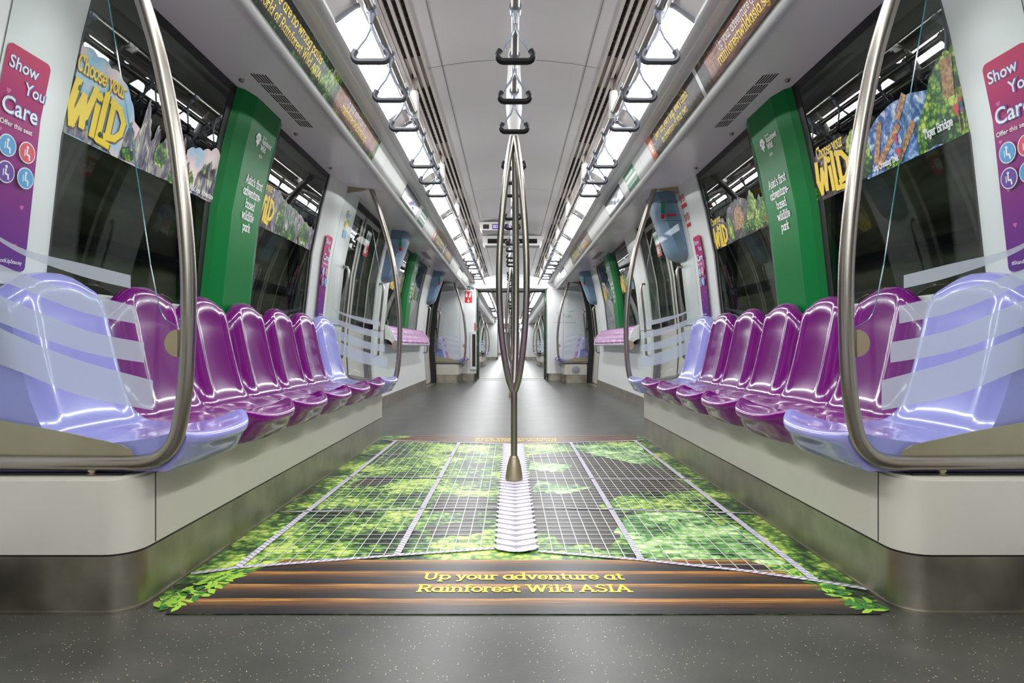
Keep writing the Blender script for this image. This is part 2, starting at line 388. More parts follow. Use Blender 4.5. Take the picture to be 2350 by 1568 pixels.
# floor
mb = MB(); mb.box(-1.5,1.5,CAR0,CAR0+CARL,-.06,0)
def floor_mat():
    m = bpy.data.materials.new('speckled_rubber'); m.use_nodes = True; nt = m.node_tree; N = nt.nodes; L = nt.links; b = N['Principled BSDF']
    tc = N.new('ShaderNodeTexCoord'); n = N.new('ShaderNodeTexNoise'); n.inputs['Scale'].default_value = 4; n.inputs['Detail'].default_value = 6
    L.new(tc.outputs['Object'], n.inputs['Vector'])
    cr = N.new('ShaderNodeValToRGB'); e = cr.color_ramp.elements; e[0].position = .35; e[1].position = .7
    e[0].color = (*lin((57,58,52)),1); e[1].color = (*lin((74,74,67)),1); L.new(n.outputs[0], cr.inputs[0])
    v = N.new('ShaderNodeTexVoronoi'); v.inputs['Scale'].default_value = 115; L.new(tc.outputs['Object'], v.inputs['Vector'])
    sp = N.new('ShaderNodeSeparateColor'); L.new(v.outputs['Color'], sp.inputs[0])
    g1 = N.new('ShaderNodeMath'); g1.operation = 'GREATER_THAN'; g1.inputs[1].default_value = .66; L.new(sp.outputs[0], g1.inputs[0])
    l1 = N.new('ShaderNodeMath'); l1.operation = 'LESS_THAN'; l1.inputs[1].default_value = .15; L.new(v.outputs['Distance'], l1.inputs[0])
    mu = N.new('ShaderNodeMath'); mu.operation = 'MULTIPLY'; L.new(g1.outputs[0], mu.inputs[0]); L.new(l1.outputs[0], mu.inputs[1])
    mx = N.new('ShaderNodeMix'); mx.data_type = 'RGBA'; L.new(mu.outputs[0], mx.inputs[0]); L.new(cr.outputs[0], mx.inputs[6]); mx.inputs[7].default_value = (*lin((205,196,150)),1)
    L.new(mx.outputs[2], b.inputs['Base Color']); b.inputs['Roughness'].default_value = .38
    bp = N.new('ShaderNodeBump'); bp.inputs['Strength'].default_value = .12; bp.inputs['Distance'].default_value = .002
    n3 = N.new('ShaderNodeTexNoise'); n3.inputs['Scale'].default_value = 120; L.new(tc.outputs['Object'], n3.inputs['Vector']); L.new(n3.outputs[0], bp.inputs['Height']); L.new(bp.outputs[0], b.inputs['Normal'])
    return m
FLOOR = floor_mat()
made.append(struct(mb, 'floor', FLOOR, 0))
# ceiling centre panels with seams
def arcz(x): return 2.15-.12*(x/.42)**2*.35
mb = MB(); xs = [-.44+.88*i/16 for i in range(17)]
top = [(x, arcz(x)) for x in xs]
mb.ext(top, CAR0, CAR0+CARL, 0)
mb.ext([(x,z+.25) for x,z in top], CAR0, CAR0+CARL, 0)
for sd in (-1,1): mb.box(sd*.3655,sd*.3685,CAR0,CAR0+CARL,arcz(.367)-.0015,arcz(.367)+.02,1)
for k in range(-3,5):
    for c in (3.2, 5.8):
        y = c+5.2*k
        if CAR0 < y < CAR0+CARL:
            mb.ext([(x, arcz(x)-.0012) for x in xs], y-.0015, y+.0015, 1)
made.append(struct(mb, 'ceiling', [CEIL, SEAM]))
for sd in (-1,1):
    side = 'left' if sd < 0 else 'right'
    # air diffuser band
    mb = MB()
    mb.ext([(sd*.44,2.128),(sd*.44,2.132),(sd*.565,2.105),(sd*.565,2.075)], CAR0, CAR0+CARL, 0)
    FX = (.447,.480,.513,.546)
    for i,x in enumerate(FX):
        zl = 2.100-.18*(x-.447)
        mb.ext([(sd*x,2.14),(sd*(x-.008),zl),(sd*(x+.006),zl-.004),(sd*(x+.006),2.14)], CAR0, CAR0+CARL, 0, closed=True)
    y = CAR0+.1
    while y < CAR0+CARL-.06:
        ph = (y-3.28) % 1.3
        if .16 < ph < 1.10:
            for i in range(3):
                x0,x1 = FX[i]+.006, FX[i+1]-.006; zz = 2.1285-.21*(x0-.44)
                mb.ext([(sd*x0,zz-.003),(sd*x1,zz-.21*(x1-x0)-.003)], y, y+.040, 1)
        y += .052
    mb.ext([(sd*.553,2.075),(sd*.575,2.068),(sd*.604,2.058),(sd*.606,2.04),(sd*.612,2.034)], CAR0, CAR0+CARL, 0)
    made.append(struct(mb, 'trim_1' if sd < 0 else 'trim_2', [BEIGE, SLOT]))
    # lamp housing backing, plain strip with grooves, advertising strip and rounded lip
    mb = MB()
    lampc = [(.612,2.034),(.625,2.038),(.655,2.018),(.69,1.99),(.713,1.972)]
    mb.ext([(sd*a,b+.012) for a,b in lampc], CAR0, CAR0+CARL, 1)
    mb.ext([(sd*a,b) for a,b in [(.713,1.985),(.713,1.968),(.728,1.964),(.745,1.968),(.748,1.974),(.764,1.976),(.767,1.971),(.80,1.977),(.803,1.984),(.836,1.992),AD1,AD0]]
           +[(sd*(.916+.020*cos(radians(a))), 1.852+.017*sin(radians(a))) for a in (150,180,210,240,270,300,330)], CAR0, CAR0+CARL, 0)
    # seams across the strip
    for k in range(-2,3):
        for c in (4.25, 4.9, 6.35, 2.0):
            y = c+5.2*k
            if CAR0 < y < CAR0+CARL:
                mb.ext([(sd*(AD0[0]-.0012),AD0[1]),(sd*(AD1[0]-.0012),AD1[1])], y-.0012, y+.0012, 2)
    made.append(struct(mb, 'trim_3' if sd < 0 else 'trim_4', [WHITE, CEIL, SEAM]))
    # cove panel down to the window head
    mb = MB()
    cv = [(.935,1.846),(.945,1.856),(.98,1.866),(1.05,1.876),(1.12,1.884),(1.19,1.892),(1.26,1.899),(1.31,1.905)]
    mb.ext([(sd*a,b) for a,b in cv], CAR0, CAR0+CARL, 0)
    mb.ext([(sd*1.31,1.905),(sd*1.31,1.96),(sd*1.5,1.96)], CAR0, CAR0+CARL, 0)
    mb.ext([(sd*.6,2.3),(sd*1.52,2.3),(sd*1.52,1.9)], CAR0, CAR0+CARL, 0)
    for k in range(-3,4):
        for c in (4.79, 6.8, 1.61):
            y = c+5.2*k if c != 1.61 else c+5.2*k
            if CAR0 < y < CAR0+CARL: mb.ext([(sd*a,b-.0012) for a,b in cv], y-.0015, y+.0015, 1)
    made.append(struct(mb, 'trim_5' if sd < 0 else 'trim_6', [COVE, SEAM]))
    # lower wall, pillars
    mb = MB()
    for b in BAYS:
        mb.ext(prof(.14,.86,.045,sd), b-1.95, b+1.95, 0)
        mb.ext([(sd*(wx(.86)-.045),.86),(sd*(wx(.86)-.03),.868),(sd*(wx(.86)+.03),.868)], b-WH, b+WH, 0)
    made.append(struct(mb, 'wall_left' if sd < 0 else 'wall_right', [WHITE]))
    mb = MB()
    for b in BAYS:
        for e in (-1,1):
            a0, a1 = b+e*WH, b+e*1.95
            zs = [.86,.92,1.34,1.66,1.915]
            P = []
            for z in zs:
                x = wx(z); P.append([(sd*(x+.02),a0,z),(sd*(x-.012),a0,z),(sd*(x-.028),a0+e*.035,z),(sd*(x-.050),a0+e*.16,z),(sd*(x-.055),a0+e*.30,z),(sd*(x-.055),a1-e*.03,z),(sd*(x-.045),a1,z),(sd*(x+.06),a1,z)])
            mb.grid(P, 0)
            xx = .001
            P = [[(sd*(wx(z)-.0565),a0+e*.31,z),(sd*(wx(z)-.0565),a0+e*.313,z)] for z in zs]; mb.grid(P, 1)
            for z0,z1 in ((.0,.92),):
                P = [[(sd*(wx(z)-.045),a1,z),(sd*(wx(z)+.06),a1,z)] for z in (.0,.14,.6,.92)]; mb.grid(P,0)
    made.append(struct(mb, 'trim_7' if sd < 0 else 'trim_8', [WHITE, SEAM]))
    # stainless skirting of the standing bays
    mb = MB()
    for b in (BAYS[0],BAYS[2]):
        mb.ext([(sd*(wx(.14)-.040),.142),(sd*(wx(.0)-.047),.138),(sd*(wx(.0)-.050),.0)], b-1.95, b+1.95, 0)
    made.append(struct(mb, 'baseboard_left' if sd < 0 else 'baseboard_right', [KICK]))
    # windows
    for wi,b in enumerate(BAYS):
        mb = MB(); mb.ext(prof(.865,1.90,0,sd), b-WH+.0, b+WH, 0)
        g = struct(mb, 'window_%d' % (wi+1+(3 if sd > 0 else 0)), [DGLASS])
        fr = MB()      # black edge band of the glass
        fr.ext(prof(1.868,1.905,.003,sd), b-WH, b+WH, 0)
        for e in (-1,1): fr.ext(prof(.87,1.90,.003,sd), b+e*WH-.02*(e>0), b+e*WH+.02*(e<0), 0)
        for e in (-1,1): fr.ext(prof(.87,1.90,.003,sd), b+e*.25-.06*(e<0), b+e*.25+.06*(e>0), 0)
        f_ = fr.build('window_frame', [BLACK], parent=g); made.append(g)
    # doors
    for di,c in enumerate(DOORS):
        root = bpy.data.objects.new('door_%d' % (di+1+(4 if sd > 0 else 0)), None); COL.objects.link(root); root['kind'] = 'structure'; root.location = (sd*1.45,c,0)
        made.append(root); rec = -.045
        for e in (-1,1):
            lf = MB(); y0 = c+e*.004; y1 = c+e*(DH+.02); wz0,wz1 = .86,1.84; wy0,wy1 = c+e*.085, c+e*(DH-.06)
            def seg(a,b_,z0,z1,ins,mi,m=lf): m.ext(prof(z0,z1,ins,sd), min(a,b_), max(a,b_), mi)
            seg(y0,y1,.02,wz0,rec,0); seg(y0,y1,wz1,1.92,rec,0); seg(y0,wy0,wz0,wz1,rec,0); seg(wy1,y1,wz0,wz1,rec,0)
            seg(y0,y0+e*.012,.02,1.92,rec+.003,1)
            seg(wy0,wy0+e*.012,wz0,wz1,rec+.002,1); seg(wy1-e*.012,wy1,wz0,wz1,rec+.002,1)
            part(lf, 'leaf', [CREAM, BLACK], root)
            gl = MB(); gl.ext(prof(wz0,wz1,rec-.004,sd), min(wy0,wy1), max(wy0,wy1), 0); part(gl, 'pane', [DGLASS], root)
            jb = MB(); jy = c+e*DH
            P = [[(sd*(wx(z)-.046),jy+e*.02,z),(sd*(wx(z)-.030),jy,z),(sd*(wx(z)+.06),jy,z)] for z in (0,.14,.6,.92,1.34,1.66,1.905)]
            jb.grid(P,0); part(jb, 'door_seal', [BLACK], root)
        tr = MB(); tr.box(sd*1.40,sd*1.52,c-DH,c+DH,.0,.006,0); tr.box(sd*1.29,sd*1.36,c-DH-.02,c+DH+.02,1.885,1.93,1); part(tr, 'threshold', [KICK, BLACK], root)
# end walls of the car with the gangway opening
def end_wall(yf, face, nm):
    """face -1: the face looks towards -y"""
    mb = MB(); t = .06*(-face)
    y0,y1 = min(yf,yf+t),max(yf,yf+t)
    for sd in (-1,1):
        r = .09; col = [(sd*1.5, yf)] ; poly = [(sd*1.5,yf)]
        poly += [(sd*(.70+r*(1-sin(radians(a)))), yf-face*r*(1-cos(radians(a)))) for a in (0,22,45,67,90)]
        poly += [(sd*.70, yf-face*.22),(sd*1.5,yf-face*.22)]
        mb.extz(poly, .14, 1.86, 0)
        mb.extz([(a+sd*.004, b-face*.003) for a,b in poly], 0.0, .14, 1)
        mb.box(sd*.765,sd*1.38,yf+face*.0012,yf+face*.0005,1.822,1.826,2)
        mb.box(sd*1.040,sd*1.044,yf+face*.0012,yf+face*.0005,.36,1.82,2)
    mb.box(-1.5,1.5,y0,y1+.16*(1 if face < 0 else 0),1.86,2.25,0)
    mb.box(-.70,.70,y0-.0,y1,1.84,1.862,2)
    return struct(mb, nm, [WHITE, KICK, SEAM])
made.append(end_wall(CAR0+CARL-.05, -1, 'wall_front')); made.append(end_wall(CAR0+.05, 1, 'wall_back'))
# gangway between the cars
mb = MB(); gy0 = CAR0+CARL; gy1 = gy0+GANG
mb.box(-.8,.8,gy0-.05,gy1+.05,-.06,-.002,0)
for sd in (-1,1):
    mb.box(sd*.70,sd*.74,gy0+.05,gy1-.05,0,1.88,1)
    for k in range(7): mb.box(sd*.685,sd*.72,gy0+.08+k*.08,gy0+.12+k*.08,0,1.86,2)
mb.box(-.8,.8,gy0,gy1,1.86,1.9,1)
mb.box(-.7,.7,gy0-.02,gy0+.10,-.002,.006,3); mb.box(-.7,.7,gy1-.10,gy1+.02,-.002,.006,3)
made.append(struct(mb, 'trim_9', [FLOOR, CEIL, BLACK, KICK]))
for k in (1,2):
    for o in made:
        c = o.copy(); COL.objects.link(c); c.location.y += PIT*k
        for ch in o.children:
            d = ch.copy(); COL.objects.link(d); d.parent = c
mb = MB(); mb.box(-1.5,1.5,CAR0+3*PIT,CAR0+3*PIT+.05,-.05,2.3); struct(mb, 'wall_far', [WHITE])

# ------------------------------------------------------------------ tunnel seen through the glass
for sd in (-1,1):
    mb = MB(); mb.box(sd*2.15,sd*2.35,-8,56,-1.2,3.2); struct(mb, 'wall_tunnel', [CONC])
    cd = MB()
    for z,r in ((1.95,.03),(2.06,.022),(1.2,.035)): cd.tube([(sd*2.10,-8,z),(sd*2.10,56,z)], r, 8)
    for k in range(30): cd.box(sd*2.05,sd*2.145,-6+k*2,-5.95+k*2,1.0,2.3)
    cd.build('tunnel_conduit', [CONDUIT], label='metal pipes on brackets along the tunnel wall outside the %s windows' % ('left' if sd < 0 else 'right'), cat='pipe')

# ------------------------------------------------------------------ ceiling lights
root = thing('ceiling_light', 'x', 'light', (-.665, 3.02, 2.02))
mb = MB()
def lamp_prof(sd, d=0): return [(sd*a,b-d) for a,b in [(.613,2.034),(.628,2.030),(.655,2.012),(.69,1.986),(.712,1.970)]]
def lampbuild(sd, rt):
    mb = MB(); mb.ext(lamp_prof(sd), 2.495, 3.555, 0); part(mb, 'diffuser', [LAMP], rt)
    for y0,y1 in ((2.483,2.495),(3.555,3.567)):
        mb = MB(); mb.ext(lamp_prof(sd,.001)+[(a,b+.016) for a,b in reversed(lamp_prof(sd))], y0, y1, 0, closed=True, caps=True); part(mb, 'end_cap', [GREYP], rt)
rootr = thing('ceiling_light', 'x', 'light', (.665, 3.02, 2.02))
lampbuild(-1, root); lampbuild(1, rootr)
ORD = ['nearest','second','third','fourth','fifth','sixth','seventh','eighth','ninth','tenth','eleventh','twelfth']
for sd, r0 in ((-1,root),(1,rootr)):
    side = 'left' if sd < 0 else 'right'; first = True; n = 0
    for car in range(3):
        for k in range(-6,8):
            y = 3.02+1.3*k+PIT*car
            if not (CAR0+.6+PIT*car < y < CAR0+CARL-.5+PIT*car): continue
            if car == 0 and y > 2.9:
                lb = '%s curved white light diffuser in the row along the %s handrail' % (ORD[n], side); n += 1; g = 'ceiling lights over the %s handrail' % side
            elif car == 0: lb = 'light diffuser overhead behind the camera position on the %s' % side; g = 'ceiling lights behind the view'
            else: lb = 'small bright ceiling light seen through the gangway in the %s row' % side; g = 'ceiling lights of the cars beyond, %s' % side
            if first: r0.location.y = y; o = r0; first = False
            else: o = dup(r0, loc=(r0.location.x, y, r0.location.z))
            o['label'] = lb; o['group'] = g

# ------------------------------------------------------------------ handrails and hanging straps
RZ = 1.902; RX = .52
def rail(x, car, y0, y1, name_lb, mounts):
    t = thing('ceiling_handrail', name_lb, 'handrail', (x, (y0+y1)/2, RZ), 'ceiling handrails')
    mb = MB(); mb.tube([(x,y0,RZ),(x,y1,RZ)], .016, 14); part(mb, 'tube', [STEEL], t)
    for m in mounts:
        if abs(x) > .1:
            mb = MB(); mb.tube([(x,m,RZ+.10),(x,m,2.13)], .0145, 12); st = part(mb, 'mount', [STEEL], t)
            s2 = MB(); s2.lathe([(.021,-.028),(.024,-.02),(.024,.09),(.020,.115),(.016,.118)], (x,m,RZ), 14)
            s2.tube([(x,m-.035,RZ),(x,m+.035,RZ)], .0215, 14); sub(s2, 'sleeve', [SLEEVE], st, label='white plastic sleeve')
    return t
sidem = [3.28+1.3*k for k in range(-1,8)]
for car in range(3):
    for sd in (-1,0,1):
        nm = {-1:'left',0:'middle',1:'right'}[sd]
        y0 = (1.0 if car == 0 else CAR0+.3+PIT*car); y1 = CAR0+CARL-.35+PIT*car
        lb = ('long steel handrail under the ceiling, %s of the three' % nm) if car == 0 else ('steel ceiling handrail in the car beyond the gangway, %s' % nm if car == 1 else 'steel ceiling handrail in the farthest car, %s' % nm)
        ms = [m for m in ([3.28+1.3*k+PIT*car for k in range(-7,8)]) if y0 < m < y1] if sd else []
        rail(sd*RX, car, y0, y1, lb, ms)
def strap(sd):
    x = sd*RX; y = 2.26
    t = thing('hanging_strap', 'x', 'strap', (x, y, 1.705))
    mb = MB()
    mb.tube([(x,y-.018,RZ),(x,y+.018,RZ)], .0225, 16)
    mb.tube([(x,y,RZ-.012),(x,y,RZ-.035),(x,y,RZ-.055)], [.024,.016,.009], 10, flat=.6)
    mb.tube([(x-.006,y,RZ+.018),(x-.012,y,RZ+.03),(x+.012,y,RZ+.03),(x+.006,y,RZ+.018)], .004, 6)
    part(mb, 'clamp', [STRAPM], t)
    mb = MB()
    for e in (-1,1):
        mb.tube([(x,y,RZ-.05),(x+e*.004,y,RZ-.075),(x+e*.018,y,RZ-.105),(x+e*.036,y,RZ-.128),(x+e*.050,y,RZ-.148),(x+e*.055,y,RZ-.158)], .0048, 8)
    part(mb, 'strap_loop', [STRAPM], t)
    mb = MB(); z0 = 1.713
    pth = [(x-.054,y,z0+.040)]+[(x-.044+.020*cos(radians(a)),y,z0+.020+.020*sin(radians(a))) for a in (170,195,220,245,270)]
    pth += [(2*x-p[0],p[1],p[2]) for p in reversed(pth)]
    mb.tube(pth, .0115, 10, flat=1.2); part(mb, 'grip', [DARKG if sd == 0 else MIDG], t)
    return t
GR = {-1:'left',0:'middle',1:'right'}
cy0 = [2.26,2.63,3.0,3.62,3.95,4.28,5.06,5.48,6.33,6.77,7.3,7.7,8.05,9.0,9.4,9.8,10.6,11.0,11.4]
for sd in (-1,0,1):
    base = strap(sd); first = True; n = 0
    for car in range(3):
        if sd: ys = [b_+o_ for b_ in (BAYS[0],BAYS[1],BAYS[2]+.12) for o_ in (-.94,-.585,-.23,.385,.74,1.08)]
        else: ys = [y-5.2*2 for y in cy0[6:]]+cy0 if car else cy0
        ys = sorted(set(round(y,3) for y in ys))
        for y in ys:
            if car == 0 and y < 2.2: continue
            if not (CAR0+.5 < y < CAR0+CARL-.55): continue
            yy = y+PIT*car
            if first: o = base; o.location.y = yy; first = False
            else: o = dup(base, loc=(base.location.x, yy, base.location.z))
            kind = 'black' if sd == 0 else 'grey'
            if car == 0 and n < 12:
                o['label'] = '%s %s hanging strap in the %s row under the ceiling' % (ORD[n], kind, GR[sd]); o['group'] = 'hanging straps of the %s row' % GR[sd]
            elif car == 0:
                o['label'] = '%s hanging strap far down the %s row before the gangway' % (kind, GR[sd]); o['group'] = 'distant hanging straps of the %s row' % GR[sd]
            else:
                o['label'] = 'tiny %s hanging strap seen through the gangway, %s row' % (kind, GR[sd]); o['group'] = 'straps beyond the gangway, %s row' % GR[sd]
            n += 1

# ------------------------------------------------------------------ three-armed floor-to-ceiling poles
def pole(y):
    t = thing('grab_pole', 'x', 'pole', (0.0, y, 0)); x = 0.0
    mb = MB(); mb.tube([(x,y,.10),(x,y,.50)], .0165, 18); part(mb, 'post', [STEEL], t)
    mb = MB(); mb.lathe([(.043,.0),(.044,.012),(.042,.035),(.036,.075),(.028,.105),(.0195,.128),(.0185,.130)], (x,y,0), 28)
    bs = part(mb, 'base_sleeve', [PLATE], t, smooth=50)
    s_ = MB(); s_.lathe([(.0025,0),(.0025,.003)], (x,y-.028,.118), 8, axis='y'); sub(s_, 'screw', [BLACK], bs)
    for a in (198,-38,82):
        P = []; dx,dy = cos(radians(a)),sin(radians(a))
        for i in range(25):
            u = i/24; z = .46+(1.77-.46)*u
            r = .078*min(1, (sin(pi*min(1,u*1.35)/2) if u < .74 else 1))*1.0
            k = sin(pi*u**.82)**.85; r = .006+.074*k
            P.append((x+dx*r, y+dy*r, z))
        mb = MB(); mb.tube(P, .0165, 14); part(mb, 'curved_bar', [STEEL], t)
    mb = MB(); P = []
    for z,hx,hy in ((1.755,.017,.022),(1.775,.024,.032),(1.83,.034,.055),(1.90,.041,.085),(1.98,.040,.11),(2.06,.034,.13),(2.155,.030,.14)):
        P.append([(x+hx*(abs(cos(q))**.6)*(1 if cos(q)>=0 else -1), y+hy*(abs(sin(q))**.8)*(1 if sin(q)>=0 else -1), z) for q in [2*pi*i/20 for i in range(21)]])
    mb.grid(P); mb.add(P[0][:-1], [tuple(range(20))]); part(mb, 'ceiling_mount', [SLEEVE], t, smooth=50)
    return t
p0 = pole(3.2); p0['label'] = 'nearest bowed three-bar steel grab pole standing on the floor graphic'; p0['group'] = 'grab poles'
p1 = dup(p0, loc=(0,8.5,0), label='second bowed steel grab pole, standing before the gangway', group='grab poles')
for k,b in enumerate((BAYS[0]+PIT,BAYS[1]+PIT,BAYS[2]+PIT,BAYS[0]+2*PIT,BAYS[1]+2*PIT)):
    dup(p0, loc=(0,b,0), label='distant bowed steel grab pole seen through the gangway', group='grab poles beyond the gangway')

# ------------------------------------------------------------------ seats
HW = .2195
def seat(sd, yc, mtl, end=0, single=None):
    """end: -1/+1 = side (along y) with the flat end cheek, 0 none"""
    t = thing('train_seat', 'x', 'seat', (sd*1.15, yc, .355))
    NE = 33
    es = [-1+2*i/(NE-1) for i in range(NE)]
    base = [(1.10,.356,0),(.985,.356,0),(.908,.356,.75),(.893,.362,.85),(.878,.388,.95),(.862,.414,1),(.852,.432,1),(.849,.446,1),(.853,.455,1),(.863,.461,1),(.878,.460,1),(.905,.453,.85),(.95,.444,.6),(1.01,.436,.35),(1.08,.430,.15),(1.15,.429,.05),(1.195,.432,0),(1.222,.440,0)]
    G = []
    for (X,z,k) in base:
        row = []
        for e in es:
            a = abs(e); ee = a if not (end and e*end > 0) else a*.80
            x = X+k*.052*ee**3.2
            zz = z
            if z > .43 and X < 1.2: zz += (.016*ee**4 - .014*(1-ee*ee))*(k if X < .9 else max(.35,k))
            if z < .43: zz += .010*(1-ee*ee)*0
            row.append((sd*x, yc+e*HW, zz))
        G.append(row)
    crease = G[-1]
    mb = MB(); mb.grid(G)
    if end:
        j = NE-1 if end > 0 else 0
        pts = [r[j] for r in G]
        pts += [(sd*1.44,pts[0][1],.44),(sd*1.44,pts[0][1],.356)]
        mb.add(pts, [tuple(range(len(pts)))])
    part(mb, 'seat_shell', [mtl], t, smooth=60)
    bk = [(1.222,.440),(1.238,.450),(1.250,.470),(1.260,.505),(1.270,.56),(1.283,.63),(1.297,.70),(1.310,.77),(1.322,.83),(1.333,.872),(1.345,.893),(1.362,.905),(1.382,.906),(1.400,.896),(1.412,.87),(1.418,.80)]
    G = []; n = len(bk)
    for i,(X,z) in enumerate(bk):
        row = []
        for e in es:
            a = abs(e); ee = a if not (end and e*end > 0) else a*.86
            u = (z-.44)/.465 if i < 13 else 1
            u = max(0,min(1,u)); ff = min(1,u*3)
            zz = .44+(z-.44)*(1-.24*ee**2.3)
            x = X+.024*(1-ee*ee)*ff*(1 if i < 9 else .5)
            if ee > .76: x += .060*((ee-.76)/.24)**1.6*ff
            elif ee > .5: x -= .006*ff*sin(pi*(ee-.5)/.24)
            x = min(x, 1.43)
            row.append((sd*x, yc+e*HW, zz))
        G.append(row)
    mb = MB(); mb.grid(G)
    if end:
        j = NE-1 if end > 0 else 0; pts = [r[j] for r in G]
        y_ = pts[0][1]
        pts = pts+[(sd*1.44,y_,pts[-1][2]),(sd*1.44,y_,.44)]
        mb.add(pts, [tuple(range(len(pts)))])
    part(mb, 'backrest', [mtl], t, smooth=60)
    return t
SW = .44
def bench(y0, y1, colours, sds=(-1,1), labels=None, end=True):
    """a row of seats from y0 on and the boxed plinth under it"""
    for sd in sds:
        side = 'left' if sd < 0 else 'right'
        n = len(colours)
        for i,c in enumerate(colours):
            yc = y0+SW*(i+.5)
            e = 0
            if i == 0: e = -1
            if i == n-1 and end: e = 1
            s = seat(sd, yc, LILAC if c == 'L' else PURP, e)
            s['label'] = labels(side,i,c); s['group'] = 'moulded seats of the %s bench%s' % (side, '' if n > 3 else ' by the gangway')
def lab1(side,i,c):
    if c == 'L': return 'lilac moulded seat at the %s end of the long %s bench' % ('near' if i == 0 else 'far', side)
    return '%s glossy purple seat of the long %s bench, counted from the camera' % (['','first','second','third','fourth','fifth'][i], side)
bench(1.66, 4.74, 'LPPPPPL', labels=lab1)
def lab2(side,i,c): return '%s seat of the short %s bench beside the gangway' % ('lilac' if c == 'L' else 'purple', side)
bench(11.78, 12.6, 'LP', labels=lab2, end=False)
def plinth(y0, y1, sd, lb, speaker=False, endcap=True):
    t = thing('seat_plinth', lb, 'seat base', (sd*1.2, (y0+y1)/2, 0), 'seat plinths')
    r = .075; X0 = .985
    def foot(x0, r, ins=0):
        far = y1-ins
        o = [(sd*1.407,y0+ins)]+[(sd*(x0+r*(1-sin(radians(a)))), y0+ins+r*(1-cos(radians(a)))) for a in (0,15,30,45,60,75,90)]
        if endcap: o += [(sd*(x0+r*(1-cos(radians(a)))), far-r*(1-sin(radians(a)))) for a in (0,30,60,90)]+[(sd*1.407,far)]
        else: o += [(sd*x0,far),(sd*1.407,far)]
        return o
    mb = MB(); mb.extz(foot(X0,r), 0.004, .148); mb.extz(foot(X0-.004,r,-.003), 0, .008); part(mb, 'kick_plate', [KICK], t)
    mb = MB(); mb.extz(foot(X0+.003,r,.004), .148, .153, 1)
    f = foot(X0+.001,r,0); mb.extz(f, .153, .342)
    f2 = foot(X0+.012,r-.01,.010); mb.extz(f2, .342, .350)
    mb.box(sd*(X0-.0002),sd*(X0+.002),y0+.105,y0+.108,.155,.343,1)
    part(mb, 'side_panel', [CREAM, BLACK], t)
    mb = MB(); mb.box(sd*1.03,sd*1.405,y0+.03,y1-.03,.350,.3555); part(mb, 'shadow_gap', [BLACK], t)
    if speaker:
        mb = MB(); mb.lathe([(.075,0),(.075,-.004),(.06,-.008),(.0,-.009)], (sd*1.2,y0-.0005,.245), 28, axis='y'); part(mb, 'speaker_grille', [GREYP], t)
    return t
for sd in (-1,1):
    side = 'left' if sd < 0 else 'right'
    plinth(1.605, 4.80, sd, 'cream and stainless boxed plinth under the long %s bench' % side)
    plinth(11.73, 12.6, sd, 'small cream plinth with stainless kick plate under the %s seats by the gangway' % side, speaker=(sd > 0), endcap=False)

